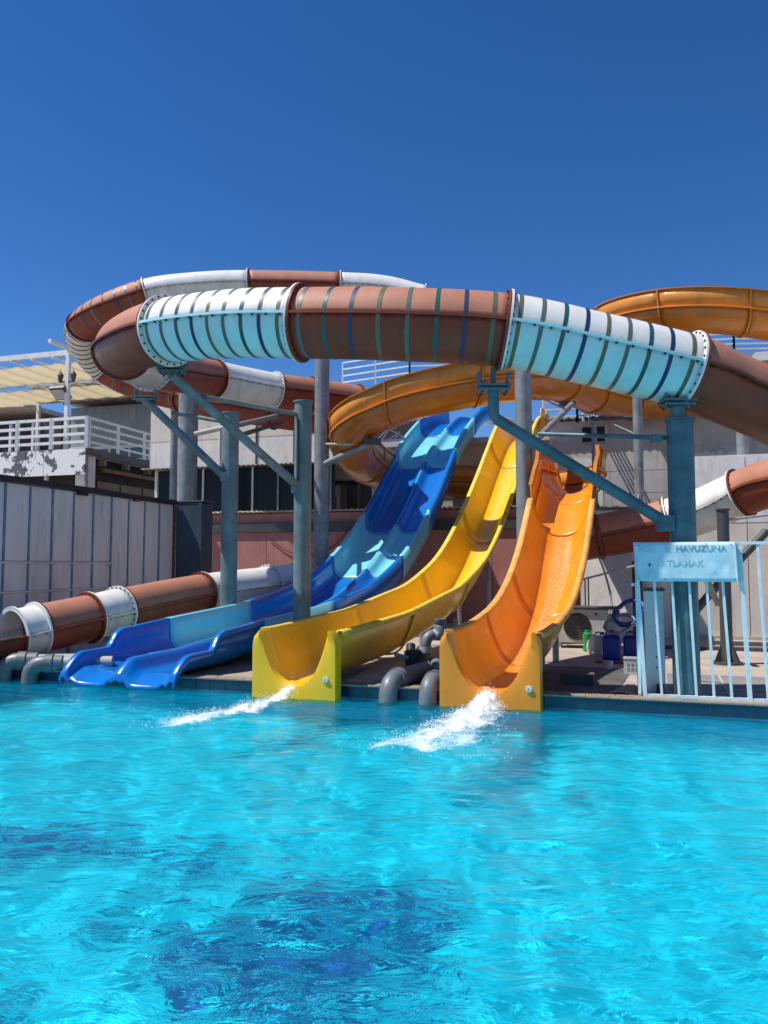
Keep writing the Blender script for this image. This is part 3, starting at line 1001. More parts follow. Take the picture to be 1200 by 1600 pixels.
def tube_slide(root, ctrl, per=12, R0=TR, plain_first=False):
    """ctrl: [(px, py, Y, style or None)], style = (upper material, lower material, number of bands, band colours)"""
    pts = catmull([P(*c[:3]) for c in ctrl], per)
    fr = frames(pts)
    marks = [(i * per, c[3]) for i, c in enumerate(ctrl) if c[3]]
    marks.append(((len(ctrl) - 1) * per, None))
    N = 20
    for (i0, st), (i1, _) in zip(marks[:-1], marks[1:]):
        up, lo, nb, cols = st
        pp, ff = pts[i0:i1 + 1], fr[i0:i1 + 1]
        arc = lambda a0, a1, r: [(r * math.cos(a0 + (a1 - a0) * k / N), r * math.sin(a0 + (a1 - a0) * k / N)) for k in range(N + 1)]
        if up:
            V, F = sweep(pp, ff, arc(0, math.pi, R0))
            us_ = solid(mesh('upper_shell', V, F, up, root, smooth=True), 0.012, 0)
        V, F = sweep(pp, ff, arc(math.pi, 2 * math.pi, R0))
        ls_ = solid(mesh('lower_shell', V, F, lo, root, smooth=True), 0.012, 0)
        # seam flanges, both sides: a pale lip on top of the lower half
        for sgn in (-1, 1):
            a_, b_ = sgn * (R0 - 0.004), sgn * (R0 + 0.048)
            loop = [(a_, 0.012), (b_, 0.012), (b_, -0.016), (a_, -0.016), (a_, 0.012)]
            V, F = sweep(pp, ff, loop)
            sm = mesh('seam_flange', V, F, lo if lo != 'brown_low' else 'brown_low', root)
            # bolt heads along the seam
            Lc = [0.0]
            for a, b2 in zip(pp[:-1], pp[1:]):
                Lc.append(Lc[-1] + (b2 - a).length)
            nb_ = max(2, int(Lc[-1] / 0.16))
            parts = []
            for k in range(nb_):
                d = Lc[-1] * (k + 0.5) / nb_
                j = max(0, min(len(pp) - 2, next(q for q in range(len(Lc)) if Lc[q] >= d) - 1))
                t = (d - Lc[j]) / max(1e-6, Lc[j + 1] - Lc[j])
                T, Lv, U_ = ff[j]
                c = pp[j].lerp(pp[j + 1], t) + Lv * sgn * (R0 + 0.026) + U_ * -0.014
                parts.append(box_vf(c - T * 0.011 - Lv * 0.011 - U_ * 0.02, T * 0.022, Lv * 0.022, U_ * 0.02))
            if parts:
                mesh('bolts', *merge(*parts), 'bolt', sm, kind='stuff')
        # end flanges with bolts
        for (j, dr) in ((0, 1), (-1, -1)):
            T, Lv, U_ = ff[j]
            c0 = pp[j] + T * (0.003 * dr)
            V, F = [], []
            S = 36
            for (r, d) in ((R0 - 0.005, 0), (R0 + 0.055, 0), (R0 + 0.055, 0.024), (R0 - 0.005, 0.026)):
                for k in range(S):
                    w = 2 * math.pi * k / S
                    V.append(c0 + T * (d * dr) + Lv * (r * math.cos(w)) + U_ * (r * math.sin(w)))
            for a in range(4):
                a2 = (a + 1) % 4
                for k in range(S):
                    k2 = (k + 1) % S
                    if not up and k < S // 2:
                        continue
                    F.append((a * S + k, a * S + k2, a2 * S + k2, a2 * S + k))
            fm = 'brown_low' if (up == 'brown_top' or (not up and lo == 'brown_low')) else 'white_top'
            if not up:      # the open trough has a half flange only
                used = sorted({i for f in F for i in f})
                mp_ = {i: n_ for n_, i in enumerate(used)}
                V = [V[i] for i in used]
                F = [tuple(mp_[i] for i in f) for f in F]
            fo = smooth_by_angle(mesh('flange', V, F, fm, root), 40)
            if plain_first and (i0 <= 2 * per):
                continue
            parts = []
            for k in range(26):
                w = 2 * math.pi * (k + 0.5) / 26
                if not up and math.sin(w) > 0:
                    continue
                c = c0 + T * (0.026 * dr) + (Lv * math.cos(w) + U_ * math.sin(w)) * (R0 + 0.029)
                e1 = (Lv * math.cos(w) + U_ * math.sin(w))
                e2 = T.cross(e1)
                parts.append(box_vf(c - e1 * 0.010 - e2 * 0.010, e1 * 0.020, e2 * 0.020, T * (0.012 * dr)))
            mesh('bolts', *merge(*parts), 'bolt', fo, kind='stuff')
        # painted bands
        if nb:
            Lc = [0.0]
            for a, b2 in zip(pp[:-1], pp[1:]):
                Lc.append(Lc[-1] + (b2 - a).length)
            for k in range(nb):
                d0 = Lc[-1] * (k + 0.55) / nb
                seg = []
                for d in (d0 - 0.022, d0, d0 + 0.022):
                    j = max(0, min(len(pp) - 2, next(q for q in range(len(Lc)) if Lc[q] >= d) - 1))
                    t = (d - Lc[j]) / max(1e-6, Lc[j + 1] - Lc[j])
                    T = ff[j][0].lerp(ff[j + 1][0], t).normalized()
                    Lv = T.cross(UP).normalized()
                    seg.append((pp[j].lerp(pp[j + 1], t), (T, Lv, Lv.cross(T))))
                cm = cols[k % len(cols)]
                for (a0, a1, par) in ((0.02, math.pi - 0.02, us_), (math.pi + 0.03, 2 * math.pi - 0.03, ls_)):
                    V, F = sweep([q[0] for q in seg], [q[1] for q in seg], arc(a0, a1, R0 + 0.009))
                    mesh('painted_band', V, F, cm, par, smooth=True)
    return pts, fr


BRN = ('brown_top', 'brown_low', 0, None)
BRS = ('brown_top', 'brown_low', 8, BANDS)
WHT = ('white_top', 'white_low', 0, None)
AQS = ('white_top', 'pool_tint_low', 9, BANDS)
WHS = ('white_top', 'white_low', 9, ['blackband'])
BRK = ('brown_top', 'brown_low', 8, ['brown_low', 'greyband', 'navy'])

ta = thing('tube_slide', 'big brown and white banded tube slide arching across the front over the open slides', 'tube slide', P(620, 1050, 8.4))
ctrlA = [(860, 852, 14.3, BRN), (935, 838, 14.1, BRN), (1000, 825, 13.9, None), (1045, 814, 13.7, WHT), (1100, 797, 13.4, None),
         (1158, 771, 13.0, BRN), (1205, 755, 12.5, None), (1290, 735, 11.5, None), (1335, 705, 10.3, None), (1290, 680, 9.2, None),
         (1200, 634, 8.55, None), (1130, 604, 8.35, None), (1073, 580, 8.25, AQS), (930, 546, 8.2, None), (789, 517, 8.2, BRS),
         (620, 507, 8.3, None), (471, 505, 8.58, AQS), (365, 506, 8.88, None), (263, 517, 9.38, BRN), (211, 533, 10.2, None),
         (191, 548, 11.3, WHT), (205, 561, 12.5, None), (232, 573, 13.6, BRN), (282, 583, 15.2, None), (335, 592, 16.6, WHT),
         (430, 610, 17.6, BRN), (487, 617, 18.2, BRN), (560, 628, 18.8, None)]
tube_slide(ta, ctrlA)

tb_ = thing('tube_slide', 'upper rear brown and white tube slide curling at the top left against the sky', 'tube slide', P(230, 800, 19))
ctrlB = [(660, 470, 19.6, WHT), (600, 455, 19.6, None), (530, 450, 19.5, BRN), (388, 447, 19.3, WHT), (300, 451, 19.1, None), (230, 461, 19.0, BRK),
         (165, 486, 19.0, None), (130, 511, 19.6, WHS), (133, 543, 20.4, None), (160, 574, 21.2, BRK), (212, 601, 21.4, None),
         (285, 620, 20.9, BRN), (350, 633, 20.2, None), (430, 645, 19.6, BRN), (500, 654, 19.3, None), (560, 660, 19.2, None)]
tube_slide(tb_, ctrlB)

te = thing('tube_slide', 'low brown and white tube slide exit lying in front of the pale sheet metal wall', 'tube slide', P(150, 1040, 11.5))
ctrlE = [  # mouth first
        (-95, 1014, 9.9, (None, 'brown_low', 0, None)), (-22, 999, 10.4, None), (20, 992, 10.7, ('white_top', 'white_low', 0, None)), (58, 983, 11.0, ('brown_top', 'brown_low', 0, None)),
         (140, 965, 11.7, ('white_top', 'white_low', 0, None)), (186, 954, 12.2, BRN), (315, 927, 14.0, WHT),
         (420, 912, 15.6, WHT), (468, 905, 16.4, None)]
tube_slide(te, ctrlE, R0=0.34, plain_first=True)
for (px, py, Y) in ((110, 970, 11.4), (250, 938, 13.0), (380, 917, 15.0)):
    c = P(px, py, Y)
    pipe('support_leg', [Vector((c.x, c.y, DECK - 0.02)), c - UP * (TR - 0.005)], 0.05, 'galv', te)

# ================================================================== OPEN SLIDES
DA = R(23)
DV = Vector((math.sin(DA), math.cos(DA), 0))


def table(pts, depth):
    xs = np.array([p[0] for p in pts]); zs = np.array([p[1] for p in pts])
    g = np.linspace(xs[0], xs[-1], 800)
    y = np.interp(g, xs, zs)
    w = 45
    k = np.hanning(2 * w + 1); k /= k.sum()
    y = np.convolve(np.pad(y, w, mode='reflect', reflect_type='odd'), k, mode='valid')
    return lambda s: float(np.interp(s, g, y)) - depth


def chute(name, root, C0, zf, s0, s1, prof, m, step=0.14, th=0.022):
    n = max(3, int((s1 - s0) / step))
    V, F = [], []
    k = None
    for i in range(n + 1):
        s = s0 + (s1 - s0) * i / n
        pr = prof(s)
        k = len(pr)
        for (x, h) in pr:
            V.append(C0 + DV * s + EU * x + UP * (zf(s) + h))
    for i in range(n):
        for j in range(k - 1):
            a = i * k + j
            F.append((a, a + 1, a + k + 1, a + k))
    o = mesh(name, V, F, m, root, smooth=True)
    solid(o, th)
    return o


def ucurve(hw, depth, n=22, p=3.2):
    """channel section from left rim over the floor to right rim"""
    out = []
    for i in range(n + 1):
        a = math.pi * i / n
        x = -math.cos(a)
        h = abs(x) ** p
        out.append((hw * (0.93 * x + 0.07 * x ** 3), depth * h * (0.94 + 0.06 * abs(x))))
    return out


def lips(root, C0, zf, s0, s1, hw, depth, m, name='rim', lw=0.085):
    for sg in (-1, 1):
        pr = [(sg * (hw - 0.004), depth - 0.008), (sg * (hw + 0.01), depth + 0.012), (sg * (hw + lw - 0.012), depth + 0.008), (sg * (hw + lw), depth - 0.02), (sg * (hw + lw), depth - 0.055)]
        if sg > 0:
            pr = pr[::-1]
            pr = pr
        chute(name, root, C0, zf, s0, s1, (lambda s: pr[::-1]) if sg > 0 else (lambda s: pr), m, th=0.015)


def end_plate(root, C0, hw, ohw, z0, depth, m, name='end_plate'):
    inner = ucurve(hw - 0.045, depth - 0.01, 34, 3.0)
    inner = [(x, z0 + 0.015 + h) for x, h in inner]
    path = [(-ohw, z0 + depth + 0.022), (-ohw, -0.14), (ohw, -0.14), (ohw, z0 + depth + 0.022)]
    seg = [math.dist(a, b_) for a, b_ in zip(path[:-1], path[1:])]
    outer = []
    n = len(inner)
    for i in range(n):
        d = i / (n - 1)
        # side runs take 36% each of the points
        if d < 0.36:
            t = d / 0.36; a, b_ = path[0], path[1]
        elif d <= 0.64:
            t = (d - 0.36) / 0.28; a, b_ = path[1], path[2]
        else:
            t = (d - 0.64) / 0.36; a, b_ = path[2], path[3]
        ox, oh = a[0] + (b_[0] - a[0]) * t, a[1] + (b_[1] - a[1]) * t
        top = path[0][1]
        if oh > top - 0.20:
            q_ = min(1.0, (oh - top + 0.20) / 0.20)
            ox = math.copysign(ohw - 0.085 * (1 - math.sqrt(max(0, 1 - q_ * q_))), ox)
        outer.append((ox, oh))
    rows = []
    rows.append([(x * 1.0, h, 0.16) for x, h in inner])                       # throat, behind
    rows.append([(x * 1.0, h - 0.004, 0.02) for x, h in inner])
    rows.append([(x * 1.03, h - 0.02, -0.045) for x, h in inner])
    rows.append([(x * 1.0, h, -0.06) for x, h in [((a[0] * 0.75 + b_[0] * 0.25), (a[1] * 0.75 + b_[1] * 0.25)) for a, b_ in zip(inner, outer)]])
    rows.append([(x * 0.985, h - (0.0 if h < 0.3 else 0.012), -0.05) for x, h in outer])
    rows.append([(x, h, -0.02) for x, h in outer])
    rows.append([(x * 0.985, h, 0.10) for x, h in outer])
    V, F = [], []
    for rw in rows:
        for (x, h, s) in rw:
            V.append(C0 + DV * s + EU * x + UP * h)
    for r_ in range(len(rows) - 1):
        for i in range(n - 1):
            a = r_ * n + i
            F.append((a, a + n, a + n + 1, a + 1))
    # close the two top ends
    L = len(rows)
    F.append(tuple(r_ * n for r_ in range(L)))
    F.append(tuple(reversed([r_ * n + n - 1 for r_ in range(L)])))
    o = smooth_by_angle(mesh(name, V, F, m, root), 38)
    return o


def badge(root, C0, x, z):
    c = C0 + EU * x + UP * z + DV * -0.0625
    o = lathe('badge', c, [(0.036, 0.0), (0.036, 0.004), (0.030, 0.006)], 'white_paint', root, 20, -DV, label='small round white maker badge')
    o2 = lathe('badge_ring', c - DV * 0.0062, [(0.030, 0.0), (0.030, 0.0006)], 'steel_dk', o, 20, -DV)
    lathe('badge_face', c - DV * 0.0072, [(0.027, 0.0), (0.027, 0.0006)], 'white_paint', o, 20, -DV)
    for k, (w_, zz) in enumerate(((0.022, 0.006), (0.03, -0.006), (0.016, -0.015))):
        q = c - DV * 0.0088 + UP * zz - EU * w_ * 0.5
        mesh('badge_mark', [q, q + EU * w_, q + EU * w_ + UP * 0.0055, q + UP * 0.0055], [(0, 1, 2, 3)], 'steel_dk', o)


def slide_legs(root, C0, zf, ss, hw, m='galv', r=0.045):
    for s in ss:
        for sg in (-1, 1):
            t = C0 + DV * s + EU * (sg * hw) + UP * (zf(s) - 0.03)
            pipe('support_leg', [Vector((t.x, t.y, DECK - 0.02)), t], r, m, root, 10)


# --- yellow slide
YC = Vector((-1.008, 8.82, 0))
yz = table([(-0.4, 0.76), (0.3, 0.75), (1.63, 0.82), (2.3, 0.85), (3.85, 1.05), (4.7, 1.15), (5.7, 1.43), (6.3, 1.63), (7.2, 2.1), (8.4, 2.95), (9.3, 3.65), (10.2, 4.4), (11.0, 5.05), (11.5, 5.3), (12.0, 5.38), (12.8, 5.4)], 0.60)
ys = thing('yellow_slide', 'yellow open body slide running steeply down to the pool', 'water slide', YC)
YH = 0.43
seg_y = [0.14, 2.6, 5.4, 7.9, 10.2, 12.7]
for a, b_ in zip(seg_y[:-1], seg_y[1:]):
    chute('chute_section', ys, YC, yz, a, b_ - 0.004, lambda s: ucurve(YH, 0.60), 'yellow')
    lips(ys, YC, yz, a, b_ - 0.004, YH, 0.60, 'yellow_rim')
for s in seg_y[1:-1]:
    pr = [(x * 1.07, h * 1.02 - 0.05) for x, h in ucurve(YH, 0.60)]
    chute('joint_flange', ys, YC, yz, s - 0.03, s + 0.026, lambda q: pr, 'yellow_rim', th=0.025)
end_plate(ys, YC, YH + 0.02, 0.515, 0.15, 0.60, 'yellow')
badge(ys, YC, 0.40, 0.235)
slide_legs(ys, YC, yz, (2.7, 5.0, 7.2), 0.3)
chute('top_hood', ys, YC, lambda s: yz(s) + 0.35, 11.6, 12.7, lambda s: [(YH + 0.02, -0.1), (YH + 0.05, 0.2 + 0.3 * (s - 11.6)), (YH + 0.055, 0.42 * math.sin(max(0.05, min(1, (12.75 - s) / 1.1)) * 1.6) + 0.05)], 'yellow', 0.1)

# --- orange slide: chute, crest and the long flume feeding it
OC = Vector((1.125, 8.25, 0))
orim = [(-0.4, 0.78), (0.4, 0.78), (1.1, 0.82), (1.8, 0.92), (2.3, 1.05), (2.8, 1.26), (3.3, 1.55), (3.75, 1.90), (4.2, 2.35), (4.6, 2.78), (5.1, 3.20), (5.6, 3.32)]
oz = table(orim, 0.62)
os_ = thing('orange_slide', 'orange open slide at the right fed by a long winding orange flume', 'water slide', OC)
OH = 0.45
seg_o = [0.14, 1.55, 3.0, 4.42]
for a, b_ in zip(seg_o[:-1], seg_o[1:]):
    chute('chute_section', os_, OC, oz, a, b_ - 0.004, lambda s: ucurve(OH, 0.62), 'orange', 0.1)
    lips(os_, OC, oz, a, b_ - 0.004, OH, 0.62, 'orange_rim')
for s in seg_o[1:-1]:
    pr = [(x * 0.995, h + 0.0035) for x, h in ucurve(OH, 0.60)]
    chute('joint_line', os_, OC, oz, s - 0.012, s + 0.008, lambda q: pr, 'orange_rim', th=0.002)
end_plate(os_, OC, OH + 0.03, 0.54, 0.16, 0.62, 'orange')
badge(os_, OC, 0.42, 0.225)
slide_legs(os_, OC, oz, (2.2, 3.2), 0.1)

wr = bpy.data.materials.new('running_water')
wr.use_nodes = True
nt = wr.node_tree
pb = nt.nodes['Principled BSDF']
pb.inputs['Base Color'].default_value = (0.9, 0.92, 0.9, 1)
pb.inputs['Roughness'].default_value = 0.08
tc = nt.nodes.new('ShaderNodeTexCoord')
nn = nt.nodes.new('ShaderNodeTexNoise')
nn.inputs['Scale'].default_value = 34
nn.inputs['Detail'].default_value = 4
nt.links.new(tc.outputs['Object'], nn.inputs['Vector'])
bb = nt.nodes.new('ShaderNodeBump')
bb.inputs['Strength'].default_value = 0.9
bb.inputs['Distance'].default_value = 0.02
nt.links.new(nn.outputs['Fac'], bb.inputs['Height'])
nt.links.new(bb.outputs[0], pb.inputs['Normal'])
mr = nt.nodes.new('ShaderNodeMapRange')
mr.inputs['From Min'].default_value = 0.50
mr.inputs['From Max'].default_value = 0.75
mr.inputs['To Min'].default_value = 0.02
mr.inputs['To Max'].default_value = 0.42
nt.links.new(nn.outputs['Fac'], mr.inputs['Value'])
nt.links.new(mr.outputs[0], pb.inputs['Alpha'])
M['running_water'] = wr


def stream(root, C0, zf, s0, s1, hw, depth, x0, w):
    fl_ = ucurve(hw, depth, 60)
    xs_ = [p_[0] for p_ in fl_]; hs_ = [p_[1] for p_ in fl_]

    def pr(s):
        c_ = x0 + 0.03 * math.sin(s * 2.1)
        w_ = w * (1 + 0.25 * math.sin(s * 3.3 + 1))
        return [(c_ + w_ * (k / 8 - 0.5), float(np.interp(c_ + w_ * (k / 8 - 0.5), xs_, hs_)) + 0.007) for k in range(9)]
    o = chute('running_water', root, C0, zf, s0, s1, pr, 'running_water', 0.08)
    o.modifiers.clear()
    o['kind'] = 'stuff'


stream(ys, YC, yz, 0.2, 10.5, YH, 0.60, 0.03, 0.22)
stream(os_, OC, oz, 0.2, 4.4, OH, 0.62, 0.02, 0.26)
FR = 0.445


def flume(root, pts, joints, per=10):
    path = catmull(pts, per)
    fr = [(t, l, UP) for t, l, u in frames(path)]
    N = 14
    low = [(FR * math.cos(math.pi + math.pi * k / N), FR + FR * math.sin(math.pi + math.pi * k / N)) for k in range(N + 1)]
    js = [0] + [j * per for j in joints] + [len(path) - 1]
    for i0, i1 in zip(js[:-1], js[1:]):
        pp, ff = path[i0:i1 + 1], fr[i0:i1 + 1]
        V, F = sweep(pp, ff, low)
        solid(mesh('flume_trough', V, F, 'orange' if i0 < 5 * per else 'orange_out', root, smooth=True), 0.02)
        for sg in (-1, 1):
            pr = [(sg * FR, FR + 0.012), (sg * (FR + 0.03), FR + 0.20), (sg * (FR + 0.04), FR + 0.40)]
            V, F = sweep(pp, ff, pr if sg > 0 else pr[::-1])
            solid(mesh('flume_wall', V, F, 'orange' if i0 < 5 * per else 'orange_wall', root, smooth=True), 0.018)
            pr = [(sg * (FR - 0.01), FR + 0.012), (sg * (FR + 0.065), FR + 0.012), (sg * (FR + 0.065), FR - 0.02), (sg * (FR - 0.01), FR - 0.02)]
            V, F = sweep(pp, ff, pr)
            mesh('flume_lip', V, F, 'orange_wall', root)
            pr = [(sg * (FR + 0.025), FR + 0.405), (sg * (FR + 0.085), FR + 0.405), (sg * (FR + 0.085), FR + 0.38), (sg * (FR + 0.025), FR + 0.38), (sg * (FR + 0.025), FR + 0.405)]
            V, F = sweep(pp, ff, pr)
            mesh('flume_rim', V, F, 'orange_out', root)
        if i0 not in (0,):
            j = i0
            T, L_, U_ = fr[j]
            ring = [((FR + 0.012) * math.cos(math.pi + math.pi * k / N), FR + (FR + 0.012) * math.sin(math.pi + math.pi * k / N)) for k in range(N + 1)]
            ring = [(-(FR + 0.05), FR + 0.4)] + ring + [(FR + 0.05, FR + 0.4)]
            outr = [(-(FR + 0.09), FR + 0.4)] + [(x * 1.085, FR + (h - FR) * 1.085) for x, h in ring[1:-1]] + [(FR + 0.09, FR + 0.4)]
            V, F = [], []
            m_ = len(ring)
            for (d, pr) in ((-0.02, ring), (-0.02, outr), (0.02, outr), (0.02, ring)):
                for (x, h) in pr:
                    V.append(path[j] + T * d + L_ * x + U_ * h)
            for a in range(3):
                for k in range(m_ - 1):
                    F.append((a * m_ + k, a * m_ + k + 1, (a + 1) * m_ + k + 1, (a + 1) * m_ + k))
            mesh('joint_flange', V, F, 'orange_out', root)
    return path


cpt = lambda s: OC + DV * s + UP * oz(s)
flume_pts = [cpt(4.43), cpt(4.75), cpt(5.05)] + [Vector(q) for q in (
    (3.22, 13.35, 2.74), (3.5, 14.1, 2.80), (3.85, 15.0, 2.87), (4.2, 16.3, 2.95), (4.55, 17.8, 3.05), (4.65, 19.3, 3.15), (4.35, 20.6, 3.22),
    (3.5, 21.25, 3.30), (2.4, 21.35, 3.37), (1.2, 21.2, 3.43), (0.15, 20.6, 3.5), (-0.45, 19.2, 3.60), (-0.72, 17.7, 3.72), (-0.68, 16.3, 3.87), (-0.36, 15.1, 3.99),
    (0.15, 14.35, 4.12), (0.9, 14.0, 4.28), (1.7, 14.0, 4.45), (2.6, 14.3, 4.62), (3.6, 15.2, 4.80), (4.6, 16.8, 4.90), (6.0, 18.4, 5.05),
    (7.7, 18.9, 5.25), (9.1, 18.2, 5.42), (9.5, 16.6, 5.68), (8.4, 15.3, 5.90), (6.8, 14.95, 6.12), (5.55, 15.5, 6.36), (4.95, 16.9, 6.60),
    (5.4, 18.6, 6.82), (7.0, 20.0, 7.0))]
for i_, k_ in enumerate([1.0] * 16 + [1.03, 1.08, 1.12, 1.13, 1.13, 1.13, 1.13, 1.11, 1.08, 1.06, 1.06, 1.08, 1.1, 1.1, 1.1, 1.1, 1.1, 1.1]):
    if i_ < len(flume_pts):
        flume_pts[i_] = CAM + (flume_pts[i_] - CAM) * k_ + (Vector((0.34, 0, -0.06)) if i_ >= 27 else Vector((0, 0, 0)))
flume(os_, flume_pts, [2, 4, 6, 8, 10, 12, 14, 16, 18, 20, 22, 23, 24, 26, 28, 29, 30, 31])

# --- blue double slide
BC = Vector((-3.194, 9.673, 0))
bz = table([(-0.6, 0.56), (0.1, 0.57), (0.4, 0.60), (1.7, 0.72), (3.8, 0.86), (5.6, 1.13), (7.05, 1.62), (8.2, 2.25), (9.5, 3.18), (10.65, 4.27), (11.4, 4.92), (12.3, 5.42), (13.0, 5.82), (13.7, 6.15), (14.6, 6.3), (15.6, 6.35)], 0.47)
bs = thing('blue_slide', 'two lane slide in blue and pale cyan sections beside the yellow slide', 'water slide', BC)


def blue_prof(s):
    # wall height: low rounded kerb at the exit, then a step up to the full wall
    if s < 0.62:
        hk = 0.04 + 0.20 * math.sqrt(max(0.0, 1 - (max(0, 0.20 - s) / 0.43) ** 2))
        w = hk
        dv = hk * 0.8
    else:
        t = min(1, (s - 0.62) / 0.28)
        w = 0.24 + 0.23 * math.sqrt(max(0, 1 - (1 - t) ** 2))
        dv = 0.19
    o = 0.82
    pr = [(-o, w - 0.10), (-o, w - 0.006), (-o + 0.008, w), (-o + 0.075, w), (-o + 0.088, w - 0.012),
          (-o + 0.10, w * 0.62), (-o + 0.115, w * 0.30), (-o + 0.16, 0.06), (-o + 0.24, 0.008), (-o + 0.36, 0.0),
          (-0.25, 0.0), (-0.17, 0.012), (-0.115, 0.07), (-0.085, dv * 0.7), (-0.06, dv - 0.02), (-0.035, dv), (-0.006, dv + 0.004)]
    return pr + [(-x, h) for x, h in reversed(pr)]


segs = [(-0.22, 1.8, 'blue'), (1.8, 4.0, 'cyan'), (4.0, 7.2, 'blue'), (7.2, 8.9, 'cyan'), (8.9, 10.9, 'blue'), (10.9, 12.6, 'cyan'), (12.6, 15.2, 'blue')]
bf = lambda s: max(bz(s), 0.165 + 0.02 * s) if s > 0.05 else 0.166 - 0.48 * (0.05 - s)
for a, b_, m_ in segs:
    chute('chute_section', bs, BC, bf, a, b_ - 0.005, blue_prof, m_, 0.06 if a < 1 else 0.12, 0.024)
    # outer skirts below the rims, one on each side
    if a > 1:
        for sg in (-1, 1):
            pr = [(sg * 0.822, 0.47), (sg * 0.826, 0.02), (sg * 0.80, -0.05)]
            chute('side_skirt', bs, BC, bf, a, b_ - 0.005, (lambda q: pr) if sg > 0 else (lambda q: pr[::-1]), 'cyan' if m_ == 'cyan' else 'blue', th=0.02)
    if a > 5 and b_ < 14:
        parts = []
        n_ = int((b_ - a) / 0.13)
        for k in range(n_):
            s = a + (b_ - a) * (k + 0.5) / n_
            for hh in (0.10,):
                c = BC + DV * s + EU * 0.846 + UP * (bf(s) + hh)
                parts.append(box_vf(c, EU * 0.008, DV * 0.018, UP * 0.018))
        mesh('bolts', *merge(*parts), 'bolt', bs, kind='stuff')
    if a > 0:
        for sg in (-1, 1):
            pass
wl = chute('divider_seam', bs, BC, bf, 0.4, 14.0, lambda s: [(-0.008, 0.199), (0.008, 0.199)], 'cyan', 0.15, 0.004)
slide_legs(bs, BC, bf, (2.6, 4.6, 6.6, 8.6), 0.55)


# ================================================================== STEEL SUPPORTS
def post(label, px, Y, pyt, dia, m, base=None, group=None, gus=True):
    t = P(px, pyt, Y)
    z0 = DECK - 0.02 if base is None else base
    root = thing('support_post', label, 'post', (t.x, t.y, z0), group)
    r = dia / 2
    pipe('pipe', [(t.x, t.y, z0), (t.x, t.y, t.z - 0.02)], r, m, root, 24)
    lathe('cap_plate', (t.x, t.y, t.z - 0.02), [(r + 0.02, 0), (r + 0.02, 0.02)], m, root, 24)
    lathe('base_plate', (t.x, t.y, z0), [(r + 0.12, 0.0), (r + 0.12, 0.035)], m, root, 20)
    for k in range(6 if gus else 0):
        a = math.pi * k / 3
        d = Vector((math.cos(a), math.sin(a), 0)); q = Vector((-d.y, d.x, 0)) * 0.008
        c = Vector((t.x, t.y, z0 + 0.03))
        V = []
        for s in (-1, 1):
            V += [c + d * (r - 0.01) + q * s, c + d * (r + 0.1) + q * s, c + d * (r - 0.01) + q * s + UP * 0.28]
        mesh('gusset', V, [(0, 1, 2), (5, 4, 3), (0, 3, 4, 1), (1, 4, 5, 2), (2, 5, 3, 0)], m, root)
    return root


def saddle(root, c, m, w=0.34, tang=None):
    """bolted plate and cradle ears under a flange"""
    c = Vector(c)
    box('saddle_plate', c + Vector((-w / 2, -0.12, -0.03)), (w, 0, 0), (0, 0.24, 0), (0, 0, 0.03), m, root, 0.004)
    box('saddle_plate', c + Vector((-w * 0.46, -0.11, -0.075)), (w * 0.92, 0, 0), (0, 0.22, 0), (0, 0, 0.03), m, root, 0.004)
    for k in (-1, 1):
        box('saddle_ear', c + Vector((k * w * 0.38 - 0.012, -0.08, 0.0)), (0.024, 0, 0), (0, 0.16, 0), (k * 0.03, 0, 0.13), m, root)
        for j in (-1, 1):
            pipe('bolt', [c + Vector((k * w * 0.36, j * 0.08, -0.10)), c + Vector((k * w * 0.36, j * 0.08, 0.025))], 0.014, 'bolt', root, 6)


p6 = post('thick teal steel post standing behind the blue sign', 1062, 8.12, 655, 0.275, 'teal', gus=False)
c6 = P(1059, 655, 8.12)
pipe('neck', [c6 - UP * 0.02, c6 + UP * 0.13], 0.085, 'teal', p6)
saddle(p6, c6 + UP * 0.21, 'teal', 0.34)
br0, br1 = P(1043, 818, 8.10), P(776, 655, 8.22)
pipe('brace', [br0, br1, P(771, 645, 8.22), P(771, 612, 8.22)], 0.062, 'teal', p6, 16)
box('brace_plate', P(1032, 830, 8.02), (0.16, 0, 0), (0, 0.16, 0), (0, 0, 0.17), 'teal', p6, 0.006)
saddle(p6, P(771, 606, 8.22) + UP * 0.03, 'teal', 0.36)
box('saddle_web', P(768, 596, 8.2), (0.05, 0, 0), (0, 0.08, 0), (0, 0, 0.16), 'teal', p6)
pipe('strut', [P(842, 678, 13.55).lerp(P(842, 678, 8.8), 0.93), P(1040, 684, 8.12)], 0.026, 'teal', p6, 10)
box('strut_plate', P(1020, 690, 8.07), (0.11, 0, 0), (0, 0.1, 0), (0, 0, 0.085), 'teal', p6, 0.006)

p3 = post('tall weathered teal post between blue and yellow slides with long brace', 474, 11.5, 627, 0.262, 'tealgrey')
q0, q1 = P(466, 760, 11.42), P(268, 586, 9.75)
pipe('brace', [q0, q1], 0.062, 'tealgrey', p3, 16)
box('brace_plate', P(455, 770, 11.36), (0.14, 0, 0), (0, 0.1, 0), (0, 0, 0.19), 'tealgrey', p3, 0.005)
pipe('strut', [P(466, 648, 11.44), P(320, 620, 10.2)], 0.03, 'tealgrey', p3, 10)
box('strut_plate', P(312, 626, 10.15), (0.1, 0, 0), (0, 0.1, 0), (0, 0, 0.1), 'tealgrey', p3, 0.005)
box('gusset_strip', P(463, 760, 11.33), (0.02, 0, 0), (0, 0.09, 0), (0, 0, 1.0), 'steel_dk', p3)
saddle(p3, q1 + UP * 0.10, 'teal', 0.34)
box('saddle_web', q1 + Vector((-0.2, -0.05, 0.12)), (0.42, 0, 0), (0, 0.1, 0), (0, 0, 0.12), 'teal', p3, 0.01)

